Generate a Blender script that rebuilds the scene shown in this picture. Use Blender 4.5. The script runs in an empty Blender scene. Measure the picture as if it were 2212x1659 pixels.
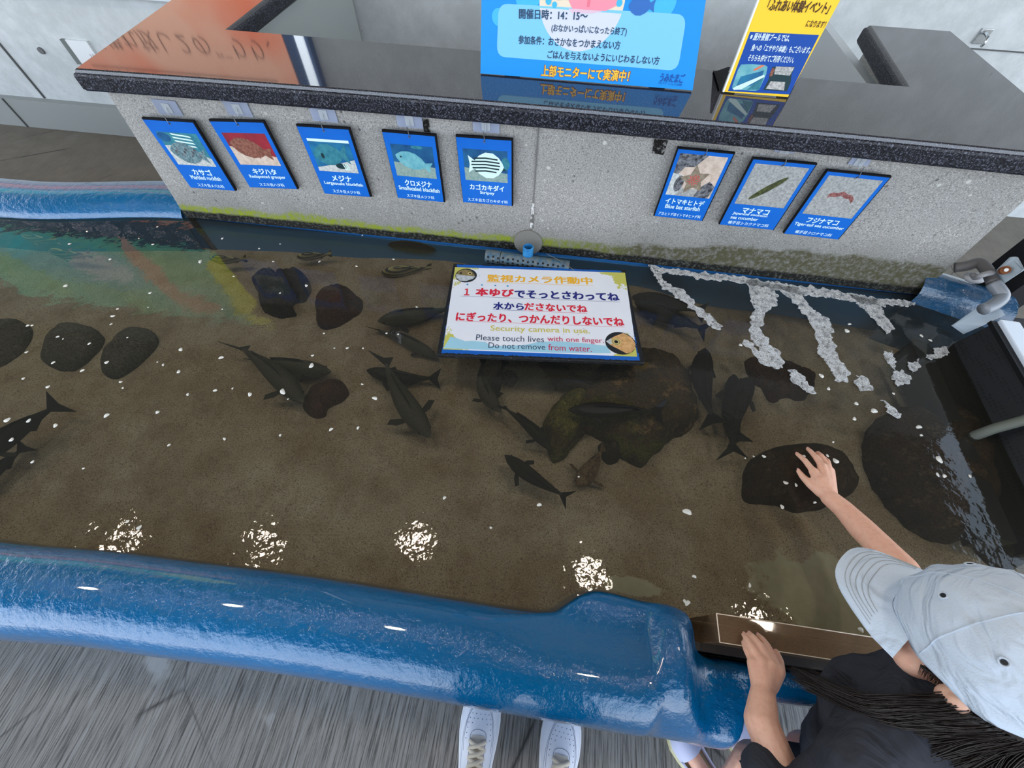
import bpy, bmesh, math, random
from mathutils import Vector, Matrix, noise as mn

C = bpy.context.scene.collection
R = math.radians
rnd = random.Random(7)

# ------------------------------------------------------------------ camera
CAMZ = 1.5
F = 890.0
MX = Vector((0.9908, 0.1234, -0.0557)); MY = Vector((0.1339, -0.8329, 0.5370)); MZ = Vector((0.0199, -0.5396, -0.8417))
MZ.normalize(); MX = (MX - MZ * MX.dot(MZ)).normalized(); MY = MZ.cross(MX)
cam = bpy.data.cameras.new('camera')
cam.sensor_width = 36.0
cam.lens = F / 2212.0 * 36.0
cam.clip_start = 0.01
co = bpy.data.objects.new('camera', cam)
C.objects.link(co)
# columns: camera x, y, z axes in the world
cx = Vector((MX[0], MY[0], MZ[0])); cy = -Vector((MX[1], MY[1], MZ[1])); cz = -Vector((MX[2], MY[2], MZ[2]))
co.matrix_world = Matrix(((cx.x, cy.x, cz.x, 0), (cx.y, cy.y, cz.y, 0), (cx.z, cy.z, cz.z, CAMZ), (0, 0, 0, 1)))
bpy.context.scene.camera = co
vs = bpy.context.scene.view_settings
vs.view_transform = 'Standard'; vs.look = 'None'; vs.gamma = 1.0; vs.use_curve_mapping = False
vs.exposure = 0.35
cyc = bpy.context.scene.cycles
cyc.max_bounces = 8; cyc.transparent_max_bounces = 16; cyc.use_denoising = True
cyc.sample_clamp_indirect = 6.0

def ray(px, py):
    v = Vector((px - 1106.0, py - 829.5, F))
    return Vector((MX.dot(v), MY.dot(v), MZ.dot(v)))
def at(px, py, z):
    r = ray(px, py); t = (z - CAMZ) / r.z
    return Vector((r.x * t, r.y * t, z))
def aty(px, py, Y):
    r = ray(px, py); t = Y / r.y
    return Vector((r.x * t, Y, CAMZ + r.z * t))
def atplane(px, py, o, n):
    r = ray(px, py); c = Vector((0, 0, CAMZ))
    return c + r * ((o - c).dot(n) / r.dot(n))
def S(r, g, b):
    f = lambda c: (c / 255 / 12.92) if c / 255 <= 0.04045 else ((c / 255 + 0.055) / 1.055) ** 2.4
    return (f(r), f(g), f(b), 1.0)

# ------------------------------------------------------------------ world: bright overcast sky outside the open sides
W = bpy.data.worlds.new('sky'); bpy.context.scene.world = W; W.use_nodes = True
nt = W.node_tree
for n in list(nt.nodes): nt.nodes.remove(n)
o_ = nt.nodes.new('ShaderNodeOutputWorld'); b_ = nt.nodes.new('ShaderNodeBackground')
tc = nt.nodes.new('ShaderNodeTexCoord'); sp = nt.nodes.new('ShaderNodeSeparateXYZ'); cr = nt.nodes.new('ShaderNodeValToRGB')
nt.links.new(tc.outputs['Generated'], sp.inputs[0]); nt.links.new(sp.outputs['Z'], cr.inputs[0])
e = cr.color_ramp.elements
e[0].position = 0.0; e[0].color = (0.30, 0.31, 0.31, 1)
e[1].position = 0.03; e[1].color = (0.92, 0.96, 1.0, 1)
q = cr.color_ramp.elements.new(0.6); q.color = (0.62, 0.78, 1.0, 1)
nt.links.new(cr.outputs[0], b_.inputs['Color']); b_.inputs['Strength'].default_value = 3.0
nt.links.new(b_.outputs[0], o_.inputs['Surface'])

# ------------------------------------------------------------------ mesh helpers
class MB:
    def __init__(s): s.v = []; s.f = []; s.mi = []; s.m = 0
    def add(s, vs_, fs):
        k = len(s.v); s.v += [Vector(p) for p in vs_]
        for f in fs: s.f.append([i + k for i in f]); s.mi.append(s.m)
        return s
    def box(s, lo, hi):
        x0, y0, z0 = lo; x1, y1, z1 = hi
        return s.add([(x0,y0,z0),(x1,y0,z0),(x1,y1,z0),(x0,y1,z0),(x0,y0,z1),(x1,y0,z1),(x1,y1,z1),(x0,y1,z1)],
                     [(3,2,1,0),(4,5,6,7),(0,1,5,4),(1,2,6,5),(2,3,7,6),(3,0,4,7)])
    def loft(s, rings, closed=True, caps=False):
        n = len(rings[0]); vs_ = [p for r in rings for p in r]; fs = []
        for i in range(len(rings) - 1):
            for j in range(n if closed else n - 1):
                a = i * n + j; b = i * n + (j + 1) % n
                fs.append((a, b, b + n, a + n))
        if caps: fs.append(tuple(range(n - 1, -1, -1))); fs.append(tuple(range((len(rings) - 1) * n, len(rings) * n)))
        return s.add(vs_, fs)
    def tube(s, path, r, seg=8, caps=True, flat=1.0, up=None):
        path = [Vector(p) for p in path]; rs = r if isinstance(r, (list, tuple)) else [r] * len(path)
        rings = []; prev = None
        for i, p in enumerate(path):
            t = (path[min(i + 1, len(path) - 1)] - path[max(i - 1, 0)]).normalized()
            if prev is None:
                a = Vector(up) if up else (Vector((0, 0, 1)) if abs(t.z) < 0.9 else Vector((1, 0, 0)))
            else: a = prev
            u = (a - t * a.dot(t)).normalized(); w = t.cross(u); prev = u
            rings.append([p + (u * math.cos(2 * math.pi * k / seg) * flat + w * math.sin(2 * math.pi * k / seg)) * rs[i] for k in range(seg)])
        return s.loft(rings, True, caps)
    def prism(s, pts, up):
        pts = [Vector(p) for p in pts]; up = Vector(up); n = len(pts)
        return s.add(pts + [p + up for p in pts], [tuple(range(n - 1, -1, -1)), tuple(range(n, 2 * n))] + [(i, (i + 1) % n, n + (i + 1) % n, n + i) for i in range(n)])
    def poly(s, pts):
        return s.add(pts, [tuple(range(len(pts)))])
    def ell(s, c, r, u=16, v=10, rot=None):
        c = Vector(c); vs_ = []; fs = []
        for i in range(v + 1):
            th = math.pi * i / v
            for j in range(u):
                ph = 2 * math.pi * j / u
                p = Vector((r[0] * math.sin(th) * math.cos(ph), r[1] * math.sin(th) * math.sin(ph), r[2] * math.cos(th)))
                vs_.append(c + (rot @ p if rot else p))
        for i in range(v):
            for j in range(u):
                a = i * u + j; b = i * u + (j + 1) % u
                fs.append((a, a + u, b + u, b))
        return s.add(vs_, fs)
    def xf(s, M):
        s.v = [M @ p for p in s.v]; return s
    def build(s, name, mats, parent=None, smooth=False, world=True, weld=0.0, bevel=0.0, sub=0, auto=None):
        me = bpy.data.meshes.new(name); ob = bpy.data.objects.new(name, me); C.objects.link(ob)
        vs_ = s.v
        if parent is not None:
            if world:
                root = parent
                while root.parent: root = root.parent
                inv = root.matrix_basis.inverted(); vs_ = [inv @ p for p in vs_]
            ob.parent = parent
        me.from_pydata([tuple(p) for p in vs_], [], s.f)
        for m in (mats if isinstance(mats, (list, tuple)) else [mats]): me.materials.append(m)
        for p, k in zip(me.polygons, s.mi): p.material_index = k
        bm = bmesh.new(); bm.from_mesh(me)
        bmesh.ops.remove_doubles(bm, verts=bm.verts, dist=max(weld, 1e-6))
        bmesh.ops.recalc_face_normals(bm, faces=bm.faces)
        bm.to_mesh(me); bm.free()
        if smooth:
            for p in me.polygons: p.use_smooth = True
            if auto:
                me.set_sharp_from_angle(angle=R(auto))
        if bevel:
            b = ob.modifiers.new('b', 'BEVEL'); b.width = bevel; b.segments = 2; b.limit_method = 'ANGLE'; b.angle_limit = R(40)
        if sub:
            b = ob.modifiers.new('s', 'SUBSURF'); b.levels = sub; b.render_levels = sub
        return ob

def tag(o, label=None, cat=None, group=None, kind=None):
    if label: o['label'] = label
    if cat: o['category'] = cat
    if group: o['group'] = group
    if kind: o['kind'] = kind
    return o
def thing(name, label, cat, loc=(0, 0, 0), group=None, M=None, kind=None):
    o = bpy.data.objects.new(name, None); C.objects.link(o); o.empty_display_size = 0.05
    o.matrix_basis = M if M is not None else Matrix.Translation(Vector(loc))
    return tag(o, label, cat, group, kind)
def dup(root, M):
    r = root.copy(); C.objects.link(r); r.matrix_basis = M
    for ch in list(root.children):
        c = ch.copy(); C.objects.link(c); c.parent = r
        for g in ch.children:
            d = g.copy(); C.objects.link(d); d.parent = c
    return r
def frame(o, u, v):
    u = Vector(u).normalized(); w = u.cross(Vector(v)).normalized(); v = w.cross(u); o = Vector(o)
    return Matrix(((u.x, v.x, w.x, o.x), (u.y, v.y, w.y, o.y), (u.z, v.z, w.z, o.z), (0, 0, 0, 1)))
_tc = {}
def glyphs(body, bold=0.0, res=3):
    k = (body, bold, res)
    if k not in _tc:
        cu = bpy.data.curves.new('t', 'FONT'); cu.body = body; cu.offset = bold; cu.resolution_u = res
        ob = bpy.data.objects.new('t', cu); C.objects.link(ob)
        dg = bpy.context.evaluated_depsgraph_get(); dg.update()
        me = bpy.data.meshes.new_from_object(ob.evaluated_get(dg))
        vs_ = [v.co.copy() for v in me.vertices]; fs = [list(p.vertices) for p in me.polygons]
        bpy.data.objects.remove(ob); bpy.data.curves.remove(cu); bpy.data.meshes.remove(me)
        x0 = min(v.x for v in vs_); x1 = max(v.x for v in vs_); y0 = min(v.y for v in vs_); y1 = max(v.y for v in vs_)
        _tc[k] = (vs_, fs, x0, x1, y0, y1)
    return _tc[k]
def put_text(mb, body, L, Rr, h, w, bold=0.02):
    """lay BODY from local point L to Rr (baseline ends) with height h in a sign's local plane at level w"""
    off_ = max(-0.02, min(bold, 0.0)); ex = max(0.0, bold - off_)
    vs_, fs, x0, x1, y0, y1 = glyphs(body, off_)
    L = Vector((L[0], L[1], 0)); Rr = Vector((Rr[0], Rr[1], 0)); u = Rr - L; v = Vector((-u.y, u.x, 0)).normalized() * h
    for kk_, (ox, oy) in enumerate(((0, 0),) if ex <= 0 else ((ex, ex * .7), (-ex, ex * .7), (ex, -ex * .7), (-ex, -ex * .7))):
        w_k = w + kk_ * 0.00005
        mb.add([L + u * ((p.x + ox - x0) / (x1 - x0)) + v * ((p.y + oy - y0) / (y1 - y0)) + Vector((0, 0, w_k)) for p in vs_], fs)
def smooth01(t): t = max(0.0, min(1.0, t)); return t * t * (3 - 2 * t)
def interp(x, tab):
    if x <= tab[0][0]: return tab[0][1]
    for (a, va), (b, vb) in zip(tab, tab[1:]):
        if x <= b: return va + (vb - va) * smooth01((x - a) / (b - a))
    return tab[-1][1]
def nz(x, y=0.0, z=0.0, sc=1.0): return mn.noise(Vector((x * sc, y * sc, z * sc)))

# ------------------------------------------------------------------ material helpers
class G:
    def __init__(s, name):
        s.m = bpy.data.materials.new(name); s.m.use_nodes = True; s.t = s.m.node_tree
        s.b = s.t.nodes['Principled BSDF']; s.out = s.t.nodes['Material Output']; s._o = None
    def n(s, k, **kw):
        x = s.t.nodes.new(k)
        for a, v in kw.items(): setattr(x, a, v)
        return x
    def l(s, a, b): s.t.links.new(a, b)
    def obj(s):
        if s._o is None: s._o = s.n('ShaderNodeTexCoord').outputs['Object']
        return s._o
    def sep(s, axis): 
        x = s.n('ShaderNodeSeparateXYZ'); s.l(s.obj(), x.inputs[0]); return x.outputs[axis]
    def mapv(s, scale=(1, 1, 1), rot=(0, 0, 0), loc=(0, 0, 0)):
        x = s.n('ShaderNodeMapping'); s.l(s.obj(), x.inputs[0]); x.inputs['Scale'].default_value = scale; x.inputs['Rotation'].default_value = rot; x.inputs['Location'].default_value = loc
        return x.outputs[0]
    def noise(s, sc, det=4, rough=0.55, vec=None, dist=0.0):
        x = s.n('ShaderNodeTexNoise'); x.inputs['Scale'].default_value = sc; x.inputs['Detail'].default_value = det; x.inputs['Roughness'].default_value = rough; x.inputs['Distortion'].default_value = dist
        s.l(vec if vec is not None else s.obj(), x.inputs['Vector']); return x.outputs['Fac']
    def vor(s, sc, feat='F1', vec=None, out='Distance', rand=1.0):
        x = s.n('ShaderNodeTexVoronoi', feature=feat); x.inputs['Scale'].default_value = sc; x.inputs['Randomness'].default_value = rand
        s.l(vec if vec is not None else s.obj(), x.inputs['Vector']); return x.outputs[out]
    def ramp(s, fac, stops, interp='LINEAR'):
        x = s.n('ShaderNodeValToRGB'); cr = x.color_ramp; cr.interpolation = interp
        while len(cr.elements) < len(stops): cr.elements.new(0.5)
        for el, (p, c) in zip(cr.elements, stops):
            el.position = p; el.color = c if not isinstance(c, (int, float)) else (c, c, c, 1)
        s.l(fac, x.inputs[0]); return x.outputs[0]
    def mix(s, fac, a, b, mode='MIX'):
        x = s.n('ShaderNodeMix', data_type='RGBA', blend_type=mode)
        for sock, v in ((x.inputs[0], fac), (x.inputs[6], a), (x.inputs[7], b)):
            if isinstance(v, (int, float)): sock.default_value = v
            elif isinstance(v, tuple): sock.default_value = v
            else: s.l(v, sock)
        return x.outputs[2]
    def math(s, op, a, b=None, c=None, clamp=False):
        x = s.n('ShaderNodeMath', operation=op, use_clamp=clamp)
        for sock, v in zip(x.inputs, (a, b, c)):
            if v is None: continue
            if isinstance(v, (int, float)): sock.default_value = v
            else: s.l(v, sock)
        return x.outputs[0]
    def rng(s, v, a, b, c=0.0, d=1.0):
        x = s.n('ShaderNodeMapRange'); s.l(v, x.inputs[0])
        for i, k in enumerate((a, b, c, d)): x.inputs[i + 1].default_value = k
        return x.outputs[0]
    def bump(s, h, strength=0.3, dist=0.01, normal=None):
        x = s.n('ShaderNodeBump'); x.inputs['Strength'].default_value = strength; x.inputs['Distance'].default_value = dist
        s.l(h, x.inputs['Height'])
        if normal is not None: s.l(normal, x.inputs['Normal'])
        return x.outputs[0]
    def set(s, color=None, rough=None, spec=None, metal=None, normal=None, coat=None, trans=None, ior=None, alpha=None, sss=None, emit=None):
        for k, v in (('Base Color', color), ('Roughness', rough), ('Specular IOR Level', spec), ('Metallic', metal), ('Normal', normal), ('Coat Weight', coat), ('Transmission Weight', trans), ('IOR', ior), ('Alpha', alpha), ('Subsurface Weight', sss)):
            if v is None: continue
            if isinstance(v, (int, float, tuple)): s.b.inputs[k].default_value = v
            else: s.l(v, s.b.inputs[k])
        if emit is not None:
            col, st = emit
            if isinstance(col, tuple): s.b.inputs['Emission Color'].default_value = col
            else: s.l(col, s.b.inputs['Emission Color'])
            s.b.inputs['Emission Strength'].default_value = st
        return s.m
def flat(name, col, rough=0.5, spec=0.5, metal=0.0, **kw):
    return G(name).set(color=col, rough=rough, spec=spec, metal=metal, **kw)
# ------------------------------------------------------------------ materials of the place
def m_wall_concrete():
    g = G('fair_faced_concrete')
    c = g.mix(g.noise(1.3, 5), S(188, 193, 195), S(216, 221, 223))
    c = g.mix(g.ramp(g.noise(9, 6, 0.7), [(0.35, 0.0), (0.6, 1.0)]), c, S(188, 193, 194))
    pits = g.ramp(g.vor(14, rand=1.0), [(0.03, 1.0), (0.07, 0.0)])
    keep = g.ramp(g.noise(5, 2), [(0.55, 0.0), (0.62, 1.0)])
    pits = g.math('MULTIPLY', pits, keep)
    c = g.mix(pits, c, S(95, 95, 92))
    nrm = g.bump(g.noise(30, 6), 0.15, 0.01)
    return g.set(color=c, rough=0.75, spec=0.25, normal=nrm)
def m_base_concrete():
    g = G('exposed_aggregate_concrete')
    c = g.mix(g.noise(2.2, 5), S(136, 134, 130), S(174, 173, 170))
    fine = g.noise(240, 4, 0.75)
    c = g.mix(g.ramp(fine, [(0.36, 1.0), (0.50, 0.0)]), c, S(108, 106, 103))
    c = g.mix(g.ramp(g.noise(330, 3, 0.7, g.mapv(loc=(3, 1, 2))), [(0.56, 0.0), (0.68, 0.85)]), c, S(222, 222, 220))
    st = g.ramp(g.vor(22, rand=1.0), [(0.10, 1.0), (0.14, 0.0)])
    st = g.math('MULTIPLY', st, g.ramp(g.noise(7, 2), [(0.54, 0.0), (0.6, 0.8)]))
    c = g.mix(st, c, S(205, 203, 196))
    ds = g.ramp(g.vor(31, rand=1.0, vec=g.mapv(loc=(2.3, 1, 0.4))), [(0.10, 1.0), (0.16, 0.0)])
    c = g.mix(g.math('MULTIPLY', ds, g.ramp(g.noise(6, 2, vec=g.mapv(loc=(9, 0, 0))), [(0.55, 0.0), (0.62, 0.8)])), c, S(84, 82, 80))
    # dark slime and moss creeping up from the waterline
    z = g.sep('Z'); x = g.sep('X')
    wob = g.math('MULTIPLY', g.math('SUBTRACT', g.noise(9, 5, 0.65), 0.5), 0.07)
    rise = g.rng(x, 0.05, 0.75, 0.0, 0.06)
    zz = g.math('SUBTRACT', g.math('ADD', z, wob), rise)
    mossn = g.noise(70, 4, 0.7)
    damp = g.rng(zz, 0.53, 0.66, 0.62, 0.0)
    c = g.mix(damp, c, S(104, 103, 98))
    moss = g.rng(zz, 0.556, 0.570, 1.0, 0.0)
    mc = g.mix(g.rng(x, -0.1, 0.3), g.mix(mossn, S(92, 104, 12), S(150, 164, 34)), g.mix(mossn, S(50, 49, 34), S(88, 86, 58)))
    c = g.mix(g.math('MULTIPLY', moss, g.ramp(mossn, [(0.36, 0.25), (0.56, 0.95)])), c, mc)
    slime = g.rng(g.math('ADD', z, g.math('MULTIPLY', wob, 0.35)), 0.534, 0.543, 1.0, 0.0)
    c = g.mix(slime, c, g.mix(g.ramp(g.noise(120, 3, 0.7), [(0.5, 0.0), (0.7, 1.0)]), S(24, 24, 22), S(84, 86, 80)))
    nrm = g.bump(g.mix(0.5, fine, g.noise(55, 4, 0.6)), 0.35, 0.006)
    return g.set(color=c, rough=0.85, spec=0.2, normal=nrm)
def m_floor():
    g = G('broomed_concrete_floor')
    v = g.mapv(scale=(1, 0.035, 1), rot=(0, 0, R(4)))
    br = g.noise(210, 4, 0.7, v)
    br2 = g.noise(70, 3, 0.6, v)
    c = g.mix(g.noise(2.0, 6, 0.6), S(110, 105, 98), S(142, 138, 132))
    c = g.mix(g.ramp(br, [(0.38, 0.9), (0.56, 0.0)]), c, S(60, 57, 53))
    c = g.mix(g.ramp(br2, [(0.52, 0.0), (0.7, 0.35)]), c, S(150, 149, 147))
    pat = g.ramp(g.noise(3.3, 4, 0.6, g.mapv(loc=(1.7, 0.6, 0))), [(0.60, 0.0), (0.66, 0.75)])
    c = g.mix(pat, c, S(150, 149, 146))
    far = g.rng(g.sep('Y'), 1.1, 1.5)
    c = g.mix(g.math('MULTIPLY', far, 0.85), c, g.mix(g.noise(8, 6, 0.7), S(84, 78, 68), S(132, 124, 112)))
    ck = g.ramp(g.vor(1.5, 'DISTANCE_TO_EDGE', g.mapv(loc=(0.35, 0.1, 0), scale=(1, 1, 0.01))), [(0.0, 1.0), (0.006, 0.0)])
    ck = g.math('MULTIPLY', ck, g.ramp(g.noise(2.5, 4), [(0.5, 0.0), (0.6, 1.0)]))
    c = g.mix(ck, c, S(52, 49, 46))
    nrm = g.bump(br, 0.5, 0.004)
    return g.set(color=c, rough=0.8, spec=0.3, normal=nrm)
def m_granite(name='polished_black_granite', rough=0.055):
    g = G(name)
    sp_ = g.noise(420, 2, 0.8)
    c = g.mix(g.ramp(sp_, [(0.56, 0.0), (0.72, 1.0)]), S(44, 43, 48), S(120, 122, 132))
    return g.set(color=c, rough=rough, spec=0.8, coat=0.12)
def m_granite_edge():
    g = G('honed_granite_edge')
    c = g.mix(g.ramp(g.noise(250, 3, 0.85), [(0.52, 0.0), (0.66, 1.0)]), S(17, 17, 23), S(112, 116, 132))
    return g.set(color=c, rough=0.4, spec=0.25)
def m_frp(name='blue_fibreglass', worn=True):
    g = G(name)
    c = g.mix(g.noise(3.0, 5, 0.6), S(0, 80, 128), S(2, 98, 150))
    y = g.sep('Y')
    if worn:
        w = g.rng(g.math('ADD', y, g.math('MULTIPLY', g.math('SUBTRACT', g.noise(6, 5), 0.5), 0.06)), -0.05, 0.06)
        v = g.mapv(scale=(0.12, 1, 1))
        c = g.mix(g.math('MULTIPLY', w, g.ramp(g.noise(28, 5, 0.6, v), [(0.3, 0.55), (0.7, 0.9)])), c, S(30, 58, 80))
        c = g.mix(g.math('MULTIPLY', g.math('MULTIPLY', w, g.rng(g.sep('X'), -0.55, -1.2)), 0.5), c, S(116, 124, 118))
        fl = g.math('MULTIPLY', g.ramp(g.vor(75, rand=1.0), [(0.17, 1.0), (0.21, 0.0)]), g.ramp(g.noise(40, 3), [(0.45, 0.0), (0.52, 1.0)]))
        box = g.math('MULTIPLY', g.math('MULTIPLY', g.rng(g.sep('X'), 0.11, 0.15), g.rng(g.sep('X'), 0.315, 0.30)), g.rng(y, 0.075, 0.085))
        c = g.mix(g.math('MULTIPLY', fl, box), c, S(10, 14, 22))
    h = g.math('ADD', g.noise(46, 4, 0.55), g.math('MULTIPLY', g.noise(190, 3, 0.6), 0.2))
    nrm = g.bump(h, 0.5, 0.009)
    return g.set(color=c, rough=0.10, spec=0.55, normal=nrm, coat=0.6)
def m_sand():
    g = G('wet_sand')
    big = g.noise(4.2, 6, 0.62)
    c = g.mix(g.ramp(big, [(0.38, 0.0), (0.62, 1.0)]), S(150, 134, 112), S(178, 168, 150))
    c = g.mix(g.ramp(g.noise(11, 5, 0.6, g.mapv(loc=(4, 2, 0))), [(0.5, 0.0), (0.68, 0.6)]), c, S(132, 112, 88))
    c = g.mix(g.ramp(g.noise(260, 3, 0.8), [(0.36, 0.8), (0.5, 0.0)]), c, S(84, 70, 56))
    c = g.mix(g.ramp(g.noise(330, 2, 0.8), [(0.60, 0.0), (0.72, 0.8)]), c, S(216, 204, 182))
    # bare pale floor showing through near the acrylic window
    x = g.sep('X'); y = g.sep('Y')
    d = g.math('ADD', g.math('POWER', g.math('DIVIDE', g.math('SUBTRACT', x, 0.80), 0.20), 2), g.math('POWER', g.math('DIVIDE', g.math('SUBTRACT', y, 0.215), 0.105), 2))
    d2 = g.math('ADD', g.math('POWER', g.math('DIVIDE', g.math('SUBTRACT', x, 0.30), 0.085), 2), g.math('POWER', g.math('DIVIDE', g.math('SUBTRACT', y, 0.175), 0.022), 2))
    d = g.math('MINIMUM', d, d2)
    msk = g.rng(g.math('ADD', d, g.math('MULTIPLY', g.math('SUBTRACT', g.noise(16, 6, 0.7), 0.5), 3.2)), 0.75, 1.05, 1.0, 0.0)
    c = g.mix(msk, c, g.mix(g.noise(40, 4), S(160, 156, 134), S(186, 184, 164)))
    nrm = g.bump(g.math('ADD', g.noise(220, 3, 0.7), g.noise(20, 4)), 0.4, 0.004)
    return g.set(color=c, rough=0.9, spec=0.1, normal=nrm)
def m_water():
    g = G('pool_water')
    x = g.sep('X'); y = g.sep('Y')
    h = g.math('ADD', g.noise(16, 3, 0.5), g.math('MULTIPLY', g.noise(70, 3, 0.5), 0.13))
    dx = g.math('SUBTRACT', x, 0.42); dy = g.math('SUBTRACT', y, 0.36)
    d = g.math('SQRT', g.math('ADD', g.math('MULTIPLY', dx, dx), g.math('MULTIPLY', dy, dy)))
    rip = g.math('MULTIPLY', g.math('SINE', g.math('MULTIPLY', d, 230.0)), g.rng(d, 0.02, 0.26, 0.09, 0.0))
    h = g.math('ADD', h, rip)
    h = g.math('MULTIPLY', h, g.rng(y, 0.18, 0.7, 1.0, 0.34))
    nrm = g.bump(h, 0.19, 0.010)
    fr = g.n('ShaderNodeFresnel'); fr.inputs['IOR'].default_value = 1.333; g.l(nrm, fr.inputs['Normal'])
    gl = g.n('ShaderNodeBsdfGlossy'); gl.inputs['Roughness'].default_value = 0.0; g.l(nrm, gl.inputs['Normal'])
    tr = g.n('ShaderNodeBsdfTransparent'); tr.inputs['Color'].default_value = (0.86, 0.88, 0.84, 1)
    df = g.n('ShaderNodeBsdfDiffuse'); df.inputs['Color'].default_value = S(150, 150, 140)
    m1 = g.n('ShaderNodeMixShader'); m1.inputs[0].default_value = 0.05
    g.l(tr.outputs[0], m1.inputs[1]); g.l(df.outputs[0], m1.inputs[2])
    m2 = g.n('ShaderNodeMixShader'); g.l(fr.outputs[0], m2.inputs[0]); g.l(m1.outputs[0], m2.inputs[1]); g.l(gl.outputs[0], m2.inputs[2])
    g.l(m2.outputs[0], g.out.inputs['Surface'])
    return g.m
def m_clear(name, tint=(0.92, 0.95, 0.97, 1), milk=0.12, col=S(210, 220, 240), rough=0.1):
    g = G(name)
    tr = g.n('ShaderNodeBsdfTransparent'); tr.inputs['Color'].default_value = tint
    df = g.n('ShaderNodeBsdfDiffuse'); df.inputs['Color'].default_value = col
    gl = g.n('ShaderNodeBsdfGlossy'); gl.inputs['Roughness'].default_value = rough
    fr = g.n('ShaderNodeFresnel'); fr.inputs['IOR'].default_value = 1.49
    m1 = g.n('ShaderNodeMixShader'); m1.inputs[0].default_value = milk; g.l(tr.outputs[0], m1.inputs[1]); g.l(df.outputs[0], m1.inputs[2])
    m2 = g.n('ShaderNodeMixShader'); g.l(fr.outputs[0], m2.inputs[0]); g.l(m1.outputs[0], m2.inputs[1]); g.l(gl.outputs[0], m2.inputs[2])
    g.l(m2.outputs[0], g.out.inputs['Surface'])
    return g.m

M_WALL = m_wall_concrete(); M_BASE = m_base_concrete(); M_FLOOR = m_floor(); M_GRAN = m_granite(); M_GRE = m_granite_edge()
M_FRP = m_frp(); M_FRP2 = m_frp('blue_fibreglass_back', False); M_SAND = m_sand(); M_WATER = m_water()
M_BLK = flat('black_rubber', S(16, 17, 19), 0.5, 0.3)
M_BLACKFR = G('scuffed_black_edge'); M_BLACKFR = M_BLACKFR.set(color=M_BLACKFR.mix(M_BLACKFR.ramp(M_BLACKFR.noise(160, 3, 0.8), [(0.55, 0.0), (0.72, 0.7)]), S(20, 21, 23), S(92, 94, 92)), rough=0.6, spec=0.3)
M_CEIL = flat('ceiling_paint', S(112, 108, 104), 0.9, 0.1)
M_WPANEL = flat('white_partition_panel', S(205, 212, 216), 0.5, 0.3)
M_GPANEL = flat('grey_partition_panel', S(172, 178, 176), 0.6, 0.3)
M_SEAM = flat('concrete_joint', S(96, 98, 98), 0.9, 0.1)

# ------------------------------------------------------------------ the room
def struct(name, mb, m, **kw):
    return tag(mb.build(name, m, **kw), kind='structure')
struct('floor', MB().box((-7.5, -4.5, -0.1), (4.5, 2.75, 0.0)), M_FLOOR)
struct('wall_back', MB().box((-7.5, 2.6, 0.0), (4.5, 2.75, 3.6)), M_WALL)
struct('ceiling', MB().box((-7.5, -2.4, 3.6), (4.5, 2.75, 3.72)), M_CEIL)
struct('baseboard_back', MB().box((-7.5, 2.555, 0.0), (-0.2, 2.6, 0.175)), flat('plinth_concrete', S(150, 154, 152), 0.85, 0.2))
mb = MB()
for x in (-5.1, -3.41, 2.9): mb.box((x - 0.005, 2.592, 0.18), (x + 0.005, 2.603, 3.0))
for x in (-4.9, -3.68): mb.box((x - 0.004, 2.548, 0.0), (x + 0.004, 2.56, 0.175))
mb.box((1.72, 2.594, 0.774), (3.2, 2.603, 0.778))
struct('trim_1', mb, M_SEAM)
mb = MB()
for x, z in ((-3.16, 0.45), (-2.75, 0.9), (-3.75, 0.9)):
    mb.tube([(x, 2.59, z), (x, 2.605, z)], 0.017, 14)
struct('trim_2', mb, flat('form_tie_hole', S(110, 112, 112), 0.9, 0.1))
# pale steel sill strip along the wall, top of the frame
struct('trim_3', MB().box((-7.5, 2.545, 0.74), (-1.75, 2.6, 0.775)), flat('pale_sill', S(214, 224, 232), 0.3, 0.5))

# ------------------------------------------------------------------ the mural board on the wall (seen mirrored in the counter and the water)
mural = thing('mural_board', 'big wall board with an orange written panel under a green map picture', 'board', (-3.4, 2.58, 1.2))
def glowing(name, col, st=0.9, var=None):  # glow added to the board so its mirror images come out bright
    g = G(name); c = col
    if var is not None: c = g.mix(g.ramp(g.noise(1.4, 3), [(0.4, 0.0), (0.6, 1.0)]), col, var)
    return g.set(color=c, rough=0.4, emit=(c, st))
MB().box((-5.75, 2.55, 1.16), (-1.42, 2.595, 2.98)).build('backing_board', flat('board_blue', S(30, 80, 130), 0.4), mural)
MB().box((-5.7, 2.542, 1.2), (-1.56, 2.552, 1.70)).build('orange_panel', glowing('glow_orange', S(222, 116, 76), 0.75, S(224, 168, 140)), mural)
mb = MB(); fm = frame((-3.1, 2.540, 1.2), (1, 0, 0), (0, 0, 1))
put_text(mb, 'ぶ亜番備れ放し２の麗りり、', (0.15, 0.19), (1.46, 0.19), 0.10, 0.0, -0.012)
put_text(mb, 'ふれあいの海', (0.3, 0.395), (0.95, 0.395), 0.045, 0.0, -0.01)
mb.box((0.28, 0.378, 0), (1.42, 0.384, 0.002))
mb.xf(fm).build('lettering', flat('brush_ink', S(40, 26, 20), 0.6), mural)
MB().box((-5.7, 2.540, 1.70), (-1.56, 2.552, 1.95)).build('blue_header', glowing('glow_navy', S(16, 44, 84), 0.5), mural)
mb = MB(); put_text(mb, 'うみの森の地図マップ', (-2.2, 0.56), (0.1, 0.56), 0.13, 0.0, -0.014)
mb.xf(fm).build('header_lettering', glowing('glow_white', S(225, 230, 235), 2.5), mural)
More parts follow.
